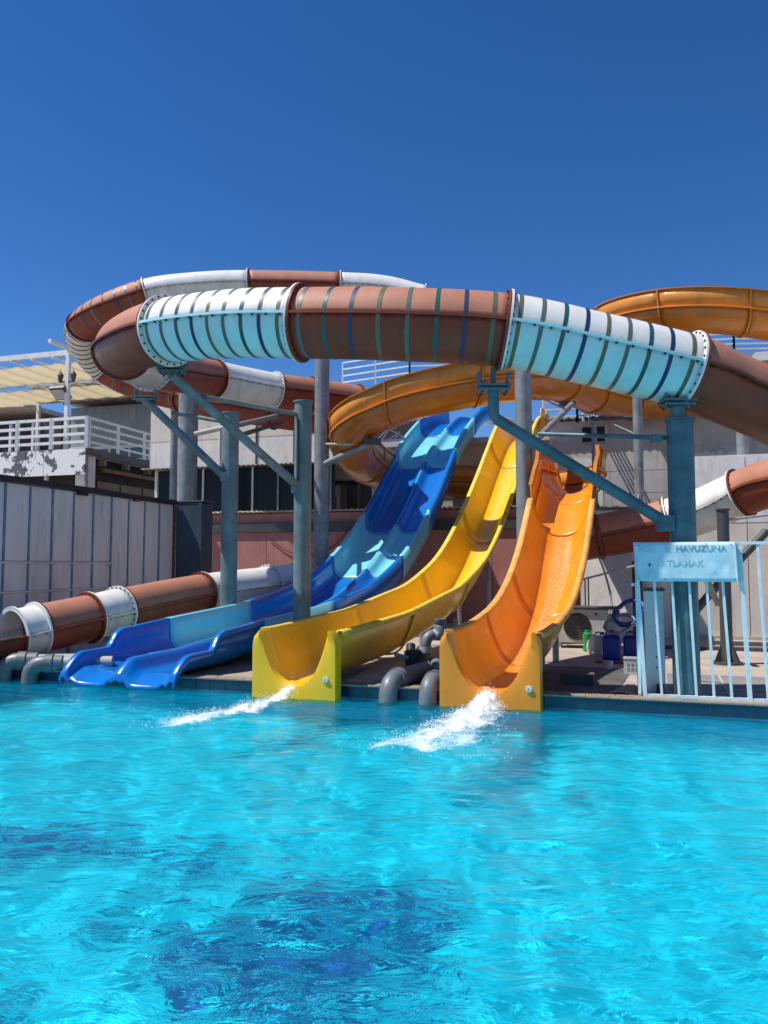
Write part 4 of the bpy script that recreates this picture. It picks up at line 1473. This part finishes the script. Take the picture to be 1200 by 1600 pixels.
p2 = post('weathered teal post left of the blue slide with a short brace', 361, 13.3, 645, 0.285, 'tealgrey')
q0, q1 = P(352, 746, 13.2), P(227, 625, 13.2)
pipe('brace', [q0, q1], 0.07, 'tealgrey', p2, 14)
box('brace_plate', P(344, 752, 13.1), (0.16, 0, 0), (0, 0.1, 0), (0, 0, 0.17), 'tealgrey', p2, 0.005)
pipe('strut', [P(352, 660, 13.25), P(268, 645, 13.3)], 0.03, 'tealgrey', p2, 8)
saddle(p2, q1 + UP * 0.06, 'tealgrey', 0.40)
pipe('arm', [P(356, 668, 13.35), P(432, 650, 16.9)], 0.05, 'galv', p2, 10)
bar('arm', P(362, 684, 13.5), P(440, 660, 17.0), 0.07, 0.07, 'steel_dk', p2)

p4 = post('tall galvanised post behind the blue slide carrying the orange flume', 504, 17.0, 470, 0.33, 'galv')
pipe('arm', [P(508, 725, 16.9), P(585, 690, 16.2)], 0.075, 'galv', p4, 12)
pipe('arm', [P(508, 694, 16.9), P(552, 694, 16.2)], 0.03, 'pvc_lt', p4, 8)
box('cradle', P(570, 692, 15.95), (0.34, 0, 0), (0, 0.3, 0), (0, 0, 0.1), 'steel_dk', p4, 0.01)

p5 = post('tall galvanised post between the yellow and orange slides', 816, 13.8, 500, 0.30, 'galv')
pipe('arm', [P(826, 700, 13.8), P(893, 632, 15.9)], 0.062, 'galv', p5, 12)
pipe('arm', [P(824, 612, 13.9), P(885, 640, 14.5)], 0.02, 'galv', p5, 8)
box('cradle', P(878, 632, 15.9), (0.3, 0, 0), (0, 0.3, 0), (0, 0, 0.08), 'steel_dk', p5, 0.01)

p1 = post('broad mottled galvanised post behind the dark blue cabinet', 295, 18.8, 612, 0.48, 'galv')
pipe('arm', [P(305, 678, 18.6), P(350, 668, 18.2)], 0.06, 'pvc_lt', p1, 10)
p1b = post('thin galvanised post left of the broad mottled post', 273, 21.0, 640, 0.2, 'galv')
p7 = post('galvanised post standing on the low roof in front of the grey wall', 995, 15.6, 600, 0.19, 'galv', 2.66)
pipe('arm', [P(995, 680, 15.6), P(960, 664, 15.9)], 0.025, 'galv', p7, 8)
p7b = post('short galvanised post by the dark window of the grey wall', 928, 17.5, 660, 0.12, 'galv', 2.66)
pipe('arm', [P(925, 655, 17.5), P(990, 652, 17.3)], 0.04, 'steel_dk', p7b, 8)
p8 = post('galvanised post below the right brown tube', 1159, 15.2, 668, 0.22, 'galv')
p9 = post('dark grey post with finned base behind the fence bars', 1129, 11.0, 795, 0.165, 'steel_dk')
pipe('arm', [P(1137, 812, 11.0), P(1215, 803, 11.2)], 0.018, 'pvc_lt', p9, 8)
bar('arm', P(1104, 905, 10.6), P(1122, 945, 10.9), 0.06, 0.06, 'galv', p9)
tag(pipe('drain_pipe', [P(1198, 830, 13.9), P(1160, 870, 13.8), P(1060, 985, 13.6)], 0.075, 'steel_dk', None, 10), 'dark sloping pipe against the cream wall behind the fence', 'pipe')

# ================================================================== FENCE AND SIGN
FV = 0.14
f0 = UV(P(1008, 1088, 8.1))[0]
fc = thing('fence', 'pale blue barred metal fence standing on the pool edge at the right', 'fence', W(f0, FV, DECK))
FH = 1.60
lean = EU * -0.065
b0 = W(f0, FV, DECK + 0.012)


def fpt(u, z):
    return W(u, FV, z) + lean * ((z - DECK) / FH)


n_bar = 19
for i in range(n_bar):
    u = f0 + i * 0.166
    r_ = 0.02 if i in (0, 6) else 0.0125
    off = EU * random.uniform(-0.012, 0.012)
    bar('bar', fpt(u, DECK + 0.01), fpt(u, DECK + FH - 0.02) + (off if i not in (0,) else off * 0), r_ * 2, r_ * 2, 'fence_blue', fc)
bar('rail', fpt(f0 - 0.02, DECK + 0.03), fpt(f0 + 3.1, DECK + 0.03), 0.034, 0.034, 'fence_blue', fc)
bar('rail', fpt(f0 - 0.02, DECK + FH), fpt(f0 + 3.1, DECK + FH), 0.04, 0.03, 'fence_blue', fc)
# return panel going back from the corner
for j in range(2):
    bar('rail', fpt(f0, DECK + 0.05 + 1.12 * j) - EU * 0.05, fpt(f0, DECK + 0.05 + 1.12 * j) + EV * 0.25 - EU * 0.05, 0.03, 0.03, 'fence_blue', fc)
bar('bar', W(f0 - 0.05, FV + 0.02, DECK + 0.01), W(f0 - 0.06, FV + 0.02, DECK + 1.19), 0.03, 0.03, 'fence_blue', fc)
bar('bar', W(f0 - 0.05, FV + 0.26, DECK + 0.01), W(f0 - 0.05, FV + 0.26, DECK + 1.19), 0.03, 0.03, 'fence_blue', fc)

sg = thing('sign_board', 'pale blue metal sign with faded lettering hung on the fence', 'sign', fpt(f0, 1.35))
SV0 = -0.045
su0, su1 = f0 - 0.012, f0 + 0.985
sz1 = DECK + FH + 0.012
sz0 = sz1 - 0.405
nx, nz_ = 24, 10
V, F = [], []
for i in range(nx + 1):
    for j in range(nz_ + 1):
        u = su0 + (su1 - su0) * i / nx
        z = sz0 + (sz1 - sz0) * j / nz_
        crumple = 0.004 * noise.noise(Vector((u * 5, z * 7, 1))) * 2
        if i > nx * 0.72 and j < nz_ * 0.45:
            crumple += 0.018 * noise.noise(Vector((u * 17, z * 19, 4)))
        dz = 0.006 * noise.noise(Vector((u * 9, 3, 8))) if j == 0 else 0
        V.append(fpt(u, z + dz) + EV * (SV0 + crumple))
for i in range(nx):
    for j in range(nz_):
        a = i * (nz_ + 1) + j
        F.append((a, a + nz_ + 1, a + nz_ + 2, a + 1))
plate = solid(mesh('plate', V, F, 'sign_blue', sg, smooth=True), 0.003, 0)
bar('edge_strip', fpt(su1 - 0.03, sz0 + 0.0) + EV * (SV0 - 0.008), fpt(su1 - 0.03, sz1) + EV * (SV0 - 0.008), 0.03, 0.01, 'fence_blue', sg)
for (u, z) in ((su0 + 0.04, sz1 - 0.03), (su1 - 0.06, sz1 - 0.03), (su0 + 0.03, sz0 + 0.03), (su0 + 0.28, sz0 + 0.02), (su0 + 0.7, sz1 - 0.02), (su1 - 0.05, sz0 + 0.03)):
    lathe('rivet', fpt(u, z) + EV * (SV0 - 0.008), [(0.007, 0), (0.004, 0.004)], 'steel_dk', sg, 8, -EV)


def letters(txt, u, z, size, m, parent, name='lettering'):
    cu_ = bpy.data.curves.new(name, 'FONT')
    cu_.body = txt
    cu_.size = size
    cu_.extrude = 0.0006
    cu_.offset = 0.0008
    tmp = bpy.data.objects.new(name + '_src', cu_)
    COL.objects.link(tmp)
    dg = bpy.context.evaluated_depsgraph_get()
    me = bpy.data.meshes.new_from_object(tmp.evaluated_get(dg))
    bpy.data.objects.remove(tmp)
    for v in me.vertices:
        x, y, zz = v.co
        cr = 0.008 * noise.noise(Vector(((u + x) * 5, (z + y) * 7, 1)))
        w_ = fpt(u + x, z + y) + EV * (SV0 - 0.0045 + cr - zz)
        v.co = w_
    me.update()
    o = bpy.data.objects.new(name, me)
    COL.objects.link(o)
    me.materials.clear()
    me.materials.append(M[m])
    o.parent = parent
    o.matrix_parent_inverse = Matrix.Translation(-parent.location)
    return o


M['sign_text2'] = mat('very_faded_lettering', (0.34, 0.60, 0.69), 0.6, 0.12, 10)
letters('BOŞ', su0 + 0.035, sz1 - 0.095, 0.088, 'sign_text2', sg)
letters('E', su0 + 0.31, sz1 - 0.095, 0.088, 'sign_text2', sg)
letters('HAVUZUNA', su0 + 0.405, sz1 - 0.095, 0.088, 'sign_text', sg)
letters('ATLAMAK', su0 + 0.245, sz1 - 0.245, 0.092, 'sign_text2', sg)
c = fpt(su0 + 0.14, sz1 - 0.235) + EV * (SV0 - 0.012)
mesh('peeled_chip', [c + UP * 0.028, c + EU * -0.012, c - UP * 0.026, c + EU * 0.012], [(0, 1, 2, 3)], 'steel_dk', sg)

# pale cabinet behind the fence corner
cb = thing('board_cabinet', 'pale board cabinet side standing behind the fence corner', 'cabinet', W(f0 + 0.08, 0.36, DECK))
ubox('side_panel', f0 + 0.02, f0 + 0.215, 0.36, 0.85, DECK - 0.015, DECK + 1.10, 'white_panel', cb, 0.006)
ubox('top_edge', f0 + 0.01, f0 + 0.23, 0.35, 0.86, DECK + 1.102, DECK + 1.125, 'steel_dk', cb)
for k in range(7):
    ubox('nail', f0 + 0.13 + random.uniform(-0.01, 0.01), f0 + 0.138, 0.356, 0.3598, DECK + 0.28 + k * 0.11, DECK + 0.30 + k * 0.11, 'steel_dk', cb)
ubox('foot_block', f0 + 0.12, f0 + 0.2, 0.30, 0.35, DECK - 0.015, DECK + 0.12, 'rubber', cb)

# ================================================================== PROPS BY THE ORANGE SLIDE
def at_ground(px, py, z=DECK):
    yc = (800 - py) / 1200
    xc = (px - 600) / 1200
    d = _s + yc * _c
    t = (z - 1.5) / d
    return Vector((xc * t, (_c - yc * _s) * t, z))


GZ = DECK - 0.02
# outdoor air-conditioning unit
a0 = at_ground(858, 1010); au, av = UV(a0)
ac = thing('air_conditioner_unit', 'dirty white outdoor air conditioner unit with round fan grille behind the orange slide', 'air conditioner', a0)
ubox('casing', au, au + 0.95, av, av + 0.36, GZ + 0.09, GZ + 0.66, 'ac', ac, 0.015)
lathe('fan_recess', W(au + 0.47, av - 0.002, GZ + 0.37), [(0.225, 0.0), (0.225, 0.008)], 'rubber', ac, 28, -EV)
for k in range(1, 6):
    r_ = 0.04 * k
    pts = [W(au + 0.47 + r_ * math.cos(a), av - 0.016, GZ + 0.37 + r_ * math.sin(a)) for a in [2 * math.pi * j / 24 for j in range(25)]]
    pipe('grille_ring', pts, 0.004, 'steel_dk', ac, 5)
for k in range(4):
    a = math.pi * k / 4
    d = Vector((0, 0, 0)) + EU * math.cos(a) * 0.22 + UP * math.sin(a) * 0.22
    bar('grille_bar', W(au + 0.47, av - 0.016, GZ + 0.37) - d, W(au + 0.47, av - 0.016, GZ + 0.37) + d, 0.006, 0.006, 'steel_dk', ac)
for u in (0.1, 0.75):
    ubox('foot', au + u, au + u + 0.1, av + 0.02, av + 0.34, GZ, GZ + 0.095, 'plastic_w', ac)
lathe('knob', W(au + 0.78, av - 0.002, GZ + 0.58), [(0.02, 0), (0.02, 0.02)], 'rubber', ac, 10, -EV)
tag(ubox('dark_sheet', au - 0.1, au + 1.15, av - 0.05, av + 0.4, GZ + 0.665, GZ + 0.70, 'steel_dk', None, 0.01), 'dark flat sheet lying on top of the air conditioner unit', 'sheet')

# dark pump
c = at_ground(944, 1003)
pm = thing('pump', 'dark pool pump standing beside the air conditioner unit', 'pump', c)
lathe('body', c - UP * 0.02, [(0.10, 0), (0.10, 0.38), (0.12, 0.40), (0.12, 0.46), (0.09, 0.48)], 'rubber', pm, 16)
lathe('motor', c + UP * 0.48 + EU * -0.1, [(0.10, 0), (0.12, 0.02), (0.12, 0.36), (0.08, 0.38)], 'steel_dk', pm, 16, EU)


def jerry(label, px, py, w, d, h, m, rot=0.0):
    c = at_ground(px, py)
    root = thing('jerry_can', label, 'jerry can', c, None)
    ex = (EU * math.cos(rot) + EV * math.sin(rot)); ey = (EV * math.cos(rot) - EU * math.sin(rot))
    box('body', c - ex * w / 2 - UP * 0.018, ex * w, ey * d, UP * (h * 0.86), m, root, 0.03)
    box('shoulder', c - ex * w * 0.4 + ey * d * 0.1 + UP * (h * 0.86 - 0.021), ex * w * 0.8, ey * d * 0.8, UP * (h * 0.06), m, root, 0.012)
    hp = [c - ex * w * 0.30 + ey * d * 0.5 + UP * (h * 0.89), c - ex * w * 0.28 + ey * d * 0.5 + UP * h, c + ex * w * 0.12 + ey * d * 0.5 + UP * h, c + ex * w * 0.15 + ey * d * 0.5 + UP * (h * 0.89)]
    pipe('handle', hp, 0.016, m, root, 8)
    lathe('cap', c + ex * w * 0.3 + ey * d * 0.5 + UP * (h * 0.9), [(0.03, 0), (0.03, 0.04)], 'rubber', root, 12)
    return root


jerry('dark blue jerry can in front, left of its blue pair', 956, 1030, 0.27, 0.25, 0.40, 'plastic_b')
jerry('dark blue jerry can nearest the fence, right of its blue pair', 988, 1026, 0.26, 0.25, 0.36, 'plastic_b')
jerry('milky white jerry can touching the blue one on its left', 936, 1024, 0.18, 0.2, 0.34, 'plastic_w')
jerry('tall milky white canister behind the blue jerry cans', 960, 1010, 0.24, 0.26, 0.62, 'plastic_w')
c = at_ground(918, 1016)
gbt = thing('green_bottle', 'green plastic bottle on the ground behind the orange slide', 'bottle', c)
lathe('body', c - UP * 0.02, [(0.07, 0), (0.075, 0.05), (0.06, 0.12), (0.06, 0.16), (0.075, 0.22), (0.07, 0.29), (0.04, 0.31)], 'plastic_g', gbt, 16)
lathe('cap', c + UP * 0.292, [(0.04, 0), (0.04, 0.035)], 'plastic_g', gbt, 12)
c = at_ground(928, 1020)
tag(lathe('white_bowl', c + UP * 0.14 + EU * -0.02, [(0.16, 0), (0.15, 0.03), (0.09, 0.06)], 'plastic_w', None, 20, EU * -0.95 + UP * 0.3 - EV * 0.3), 'white plastic bowl propped on edge beside the green bottle', 'bowl')
c = at_ground(950, 1043)
tag(lathe('clear_cup', c - UP * 0.018, [(0.055, 0), (0.068, 0.11), (0.06, 0.11), (0.05, 0.01)], 'plastic_w', None, 16), 'small pale plastic tub in front of the blue jerry can', 'tub')
c = at_ground(930, 1034); tag(ubox('red_strip', UV(c)[0], UV(c)[0] + 0.5, UV(c)[1], UV(c)[1] + 0.12, GZ, GZ + 0.03, 'red_pl', None, 0.008), 'dull red strip lying on the dark paving by the blue cans', 'strip')
# white basket
c = at_ground(993, 1052)
bk = thing('white_basket', 'white plastic crate against the fence corner', 'crate', c)
cu2, cv2 = UV(c)
for (a_, b2, c2, d2) in ((-0.14, 0.16, 0, 0.014), (-0.14, 0.16, 0.26, 0.274), (-0.14, -0.126, 0.016, 0.258), (0.146, 0.16, 0.016, 0.258)):
    ubox('wall', cu2 + a_, cu2 + b2, cv2 + c2, cv2 + d2, GZ, GZ + 0.20, 'plastic_w', bk, 0.004)
ubox('bottom', cu2 - 0.125, cu2 + 0.145, cv2 + 0.015, cv2 + 0.258, GZ, GZ + 0.012, 'plastic_w', bk)
for j in range(2):
    for i in range(5):
        ubox('vent', cu2 - 0.1 + i * 0.05, cu2 - 0.07 + i * 0.05, cv2 - 0.004, cv2 - 0.0005, GZ + 0.05 + j * 0.06, GZ + 0.085 + j * 0.06, 'hose_g', bk)
ubox('rim', cu2 - 0.15, cu2 + 0.17, cv2 - 0.01, cv2 + 0.002, GZ + 0.202, GZ + 0.216, 'white_paint', bk)


# hoses
def coil(label, centre, rx, rz, turns, r, m, tilt=0.2, jit=0.05):
    pts = []
    n = int(turns * 18)
    for i in range(n + 1):
        a = 2 * math.pi * i / 18
        k = 1 + jit * math.sin(i * 0.7) + jit * random.uniform(-0.4, 0.4)
        pts.append(Vector(centre) + EU * (rx * k * math.cos(a)) + UP * (rz * k * math.sin(a)) + EV * (tilt * math.sin(a) + 0.03 * i / 18))
    return tag(pipe('hose', pts, r, m, None, 8), label, 'hose')


hc = at_ground(985, 1028)
coil('coil of blue hose piled on top of the blue jerry cans', hc + UP * 0.66 + EV * 0.12, 0.21, 0.17, 5.3, 0.026, 'hose_b', 0.22, 0.22)
coil('coil of grey hose hanging over the milky canister', hc + UP * 0.50 + EU * -0.14 - EV * 0.08, 0.20, 0.12, 4.3, 0.02, 'hose_g', 0.15, 0.22)
# boards and panels leaning at the back
bx_ = on_v(992, LV - 0.25); bu_ = UV(bx_)[0]
V, F = box_vf(W(bu_ - 0.13, LV - 0.5, DECK), EU * 0.32 , EV * 0.03, UP * 1.45 + EV * 0.40 + EU * -0.12)
tag(mesh('brown_board', V, F, 'wood'), 'brown board leaning on the pale wall behind the hoses', 'board')
bx_ = on_v(935, LV - 0.3); bu_ = UV(bx_)[0]
V, F = box_vf(W(bu_ - 0.3, LV - 0.6, DECK), EU * 0.9, EV * 0.03, UP * 1.9 + EV * 0.5)
tag(mesh('grey_sheet', V, F, 'grey_wall'), 'large grey sheet leaning on the wall behind the air conditioner', 'sheet')
tag(pipe('thin_pole', [P(908, 906, 12.8), P(1008, 880, 11.8)], 0.018, 'pvc_lt', None, 8), 'thin pale pole reaching from the orange slide to the fence', 'pole')
for k, px in enumerate((914, 919)):
    t = P(px, 905 - k * 4, 13.4)
    tag(pipe('thin_rod', [(t.x, t.y, DECK - 0.02), t], 0.014, 'steel_dk', None, 8), 'dark upright rod behind the orange slide, ' + ('left' if k == 0 else 'right') + ' one of two', 'rod')
tag(pipe('curved_hose', catmull([P(936, 872, 13.9), P(945, 895, 13.9), P(954, 930, 13.8), P(957, 965, 13.6)], 6), 0.018, 'hose_g', None, 8), 'thin grey hose curving down the leaning grey sheet', 'hose')
# terracotta board warped on the paving
u1, v1 = UV(at_ground(1002, 1088)); u0_, v0_ = UV(at_ground(938, 1087))
V, F = [], []
for i in range(9):
    for j in range(7):
        t, s = i / 8, j / 6
        u = u0_ + 0.05 + (u1 - u0_ - 0.09) * t + 0.22 * s * (1 - t)
        v = 0.235 + 0.75 * s
        V.append(W(u, v, DECK + 0.012 + 0.035 * math.sin(math.pi * t) * (1 - s) + 0.01 * noise.noise(Vector((u * 3, v * 3, 0)))))
for i in range(8):
    for j in range(6):
        a = i * 7 + j
        F.append((a, a + 7, a + 8, a + 1))
tag(solid(mesh('terracotta_sheet', V, F, 'terracotta', smooth=True), 0.014), 'warped terracotta sheet lying on the pool edge by the fence corner', 'sheet')
tag(ubox('concrete_block', UV(at_ground(878, 1062))[0], UV(at_ground(878, 1062))[0] + 0.38, 0.95, 1.25, GZ, GZ + 0.12, 'dark_slab', None, 0.01), 'dark concrete block on the ground right of the orange slide', 'block')
# pale boards on the ground between the slides
for (lab, pts) in (('pale warped board on the ground between yellow and orange slides', [(545, 1064), (620, 1062), (676, 1022), (592, 1030)]),
                   ('small pale board behind the pool pipes beside the orange slide', [(672, 1026), (688, 1030), (688, 1012), (668, 1016)])):
    q = [at_ground(px, min(py, 1066), DECK + 0.016) for px, py in pts]
    V = q + [p_ - UP * 0.03 for p_ in q]
    tag(mesh('ground_board', V, [(0, 1, 2, 3), (7, 6, 5, 4), (0, 4, 5, 1), (1, 5, 6, 2), (2, 6, 7, 3), (3, 7, 4, 0)], 'concrete'), lab, 'board')


# ================================================================== POOL PIPES
def elbow_pipe(label, pts, r, m='pvc', light=None, root=None, collars=()):
    rt_ = thing('pool_pipe', label, 'pipe', pts[0]) if root is None else root
    pts = [Vector(p_) for p_ in pts]
    out = [pts[0]]
    for i in range(1, len(pts) - 1):
        a, b_, c_ = pts[i - 1], pts[i], pts[i + 1]
        d = min(r * 2.0, (b_ - a).length * 0.45, (c_ - b_).length * 0.45)
        p0, p2 = b_ + (a - b_).normalized() * d, b_ + (c_ - b_).normalized() * d
        for k in range(7):
            t = k / 6
            out.append(p0 * (1 - t) ** 2 + b_ * 2 * t * (1 - t) + p2 * t * t)
    out.append(pts[-1])
    pipe('pipe', out, r, m, rt_, 18)
    for (q, d) in collars:
        q, d = Vector(q), Vector(d).normalized()
        pipe('collar', [q - d * r * 0.5, q + d * r * 0.5], r * 1.16, light or m, rt_, 18)
    return rt_


def edge_elbow(label, px, Lb, r, m='pvc', zc=0.24, dirv=None, run=0):
    q = at_ground(px, 1080)
    k = (px - 600) / 1200 / _c
    y = (EV.y * ORG.y - 0.10) / (EV.x * k + EV.y)
    u, _ = UV((k * y, y))
    dirv = dirv or EV
    p0 = W(u, -0.10, -0.25)
    p1 = W(u, -0.10, zc)
    p2 = p1 + dirv * Lb
    rt_ = elbow_pipe(label, [p0, p1, p2], r, m, m, None, [(p1 + dirv * r * 2.2, dirv)])
    if run:
        pipe('run', [p2 - dirv * 0.02, p2 + dirv * run], r * 0.78, 'pvc_lt', rt_, 16)
    return rt_, p2


e1, e1b = edge_elbow('dark grey elbow pipe dipping into the pool, left of the pair beside the orange slide', 606, 1.0, 0.105, 'pvc', 0.22, (EV + EU * 0.18).normalized())
e2, e2b = edge_elbow('dark grey elbow pipe dipping into the pool, nearest the orange slide', 667, 0.85, 0.10, 'pvc', 0.22, (EV + EU * 0.12).normalized())
edge_elbow('sunlit grey elbow pipe at the left pool edge, left of two', 14, 0.42, 0.105, 'pvc', 0.25, (EV * 0.45 + EU * 0.9).normalized(), 0.9)
edge_elbow('sunlit grey elbow pipe at the left pool edge, nearer the blue slide', 55, 0.40, 0.105, 'pvc', 0.23, (EV * 0.45 + EU * 0.9).normalized(), 0.62)
# valve cluster
vb = e2b + UP * -0.05
vc = thing('valve_cluster', 'cluster of dark pool valves and pipes between the yellow and orange slides', 'valve', vb)
c = P(672, 985, 9.9)
elbow_pipe('', [P(665, 1045, 9.9), P(665, 994, 9.9), P(694, 988, 10.0)], 0.07, 'pvc', 'pvc_lt', vc, [(P(683, 991, 9.95), EU), (P(665, 1015, 9.9), UP)])
lathe('valve_body', P(688, 1000, 9.95), [(0.075, 0), (0.085, 0.05), (0.085, 0.16), (0.06, 0.2), (0.075, 0.22), (0.075, 0.27)], 'pvc', vc, 16)
lathe('valve_knob', P(688, 978, 9.95), [(0.05, 0), (0.055, 0.03), (0.03, 0.05)], 'steel_dk', vc, 10)
elbow_pipe('', [P(640, 1060, 9.6), P(642, 1008, 9.9)], 0.06, 'rubber', None, vc)
elbow_pipe('', [P(643, 1052, 9.4), P(668, 1038, 9.9)], 0.06, 'pvc_lt', None, vc, [(P(664, 1041, 9.8), (1, 1, 0))])
for (px, py, Y, r_) in ((648, 1030, 9.8, 0.12), (660, 1022, 10.0, 0.10), (655, 1045, 9.6, 0.09)):
    lathe('valve_body', P(px, py, Y) - UP * r_, [(r_ * 0.7, 0), (r_, r_ * 0.5), (r_, r_ * 1.5), (r_ * 0.6, r_ * 2)], 'rubber', vc, 12)
pipe('handle', [P(617, 1022, 9.6), P(637, 1028, 9.7)], 0.025, 'pvc_lt', vc, 8)
elbow_pipe('', [P(690, 1060, 9.2), P(680, 1035, 9.9)], 0.07, 'pvc', None, vc)

# ================================================================== SPLASHES
fm = bpy.data.materials.new('white_foam')
fm.use_nodes = True
nt = fm.node_tree
bs_ = nt.nodes['Principled BSDF']
bs_.inputs['Base Color'].default_value = (0.88, 0.92, 0.93, 1)
bs_.inputs['Roughness'].default_value = 0.55
at_ = nt.nodes.new('ShaderNodeAttribute')
at_.attribute_name = 'foam_amount'
tc = nt.nodes.new('ShaderNodeTexCoord')
n1 = nt.nodes.new('ShaderNodeTexNoise')
n1.inputs['Scale'].default_value = 13.0
n1.inputs['Detail'].default_value = 9
n1.inputs['Roughness'].default_value = 0.72
nt.links.new(tc.outputs['Object'], n1.inputs['Vector'])
ad = nt.nodes.new('ShaderNodeMath'); ad.operation = 'ADD'
nt.links.new(at_.outputs['Fac'], ad.inputs[0])
nt.links.new(n1.outputs['Fac'], ad.inputs[1])
mr = nt.nodes.new('ShaderNodeMapRange')
mr.inputs['From Min'].default_value = 0.74
mr.inputs['From Max'].default_value = 1.20
nt.links.new(ad.outputs[0], mr.inputs['Value'])
nt.links.new(mr.outputs[0], bs_.inputs['Alpha'])
M['foam_sheet'] = fm
M['foam'] = mat('white_spray', (0.88, 0.92, 0.93), 0.5, 0.04, 20)


def splash(label, start, end, w0, w1, n, hmax, seed, bend=0.0):
    rg = np.random.default_rng(seed)
    a, b_ = np.array(start, float), np.array(end, float)
    d = (b_ - a); d[2] = 0; L = np.linalg.norm(d); d /= L
    side = np.array([-d[1], d[0], 0])

    def surf(t, x):
        w = w0 + (w1 - w0) * t
        fall = math.exp(-(x / (w * 0.62)) ** 2)
        along = max(0.0, min(1.0, (1.02 - t) / 0.75)) ** 0.8
        lump = 0.55 + 0.9 * noise.noise(Vector((t * L * 4.5, x * 6, seed))) + 0.5 * noise.noise(Vector((t * L * 13, x * 16, seed + 5)))
        h = hmax * fall * along * max(0.05, lump) + start[2] * max(0, 1 - t / 0.16) * fall
        c = a + d * (L * t) + side * (x + bend * math.sin(math.pi * t) )
        dens = fall * (0.34 + 0.40 * along) * (1.0 if t < 0.9 else (1 - t) * 10) + 0.30 * noise.noise(Vector((t * L * 3.0, x * 5, seed * 2.0)))
        return c, h, dens * (1 if fall > 0.12 else fall / 0.12), fall

    nt_, nx_ = 150, 56
    V, F, D = [], [], []
    for i in range(nt_ + 1):
        t = i / nt_
        w = w0 + (w1 - w0) * t
        for j in range(nx_ + 1):
            x = (j / nx_ - 0.5) * 2.6 * w
            c, h, dn, _ = surf(t, x)
            jx = noise.noise(Vector((i * 0.31, j * 0.37, seed))) * 0.02
            V.append((c[0] + jx, c[1] + jx, 0.012 + h))
            D.append(max(0.0, dn))
    for i in range(nt_):
        for j in range(nx_):
            k = i * (nx_ + 1) + j
            F.append((k, k + 1, k + nx_ + 2, k + nx_ + 1))
    o = mesh('splash_foam', V, F, 'foam_sheet', None, smooth=True, kind='stuff')
    att = o.data.attributes.new('foam_amount', 'FLOAT', 'POINT')
    att.data.foreach_set('value', D)
    o['label'] = label
    # spray drops over the sheet
    V, F = [], []
    oct_ = np.array([(1, 0, 0), (-1, 0, 0), (0, 1, 0), (0, -1, 0), (0, 0, 1), (0, 0, -1)], float)
    of = [(0, 2, 4), (2, 1, 4), (1, 3, 4), (3, 0, 4), (2, 0, 5), (1, 2, 5), (3, 1, 5), (0, 3, 5)]
    for i in range(n):
        t = rg.random() ** 1.2
        w = w0 + (w1 - w0) * t
        x = rg.normal(0, 0.5) * w
        c, h, dn, fall = surf(t, x)
        if dn < 0.22 and rg.random() < 0.75:
            continue
        z = 0.01 + h + abs(rg.normal(0, 0.022)) * (0.3 + fall) + (rg.random() * 0.07 if rg.random() < 0.06 else 0)
        r = 0.0018 + 0.0045 * rg.random() ** 2
        q_, _ = np.linalg.qr(rg.normal(size=(3, 3)))
        pts = (oct_ * r * (0.7 + 0.6 * rg.random(3))) @ q_ + np.array([c[0], c[1], z])
        k = len(V)
        V += pts.tolist()
        F += [(f[0] + k, f[1] + k, f[2] + k) for f in of]
    mesh('spray', V, F, 'foam', o, smooth=True, kind='stuff')
    return o


splash('white splash running out of the yellow slide exit', (YC.x - 0.02, YC.y - 0.10, 0.10), (-2.2, 7.1, 0), 0.18, 0.38, 3200, 0.075, 3, 0.06)
splash('white splash running out of the orange slide exit', (OC.x - 0.02, OC.y - 0.10, 0.12), (0.15, 6.2, 0), 0.26, 0.66, 5200, 0.11, 5, 0.05)
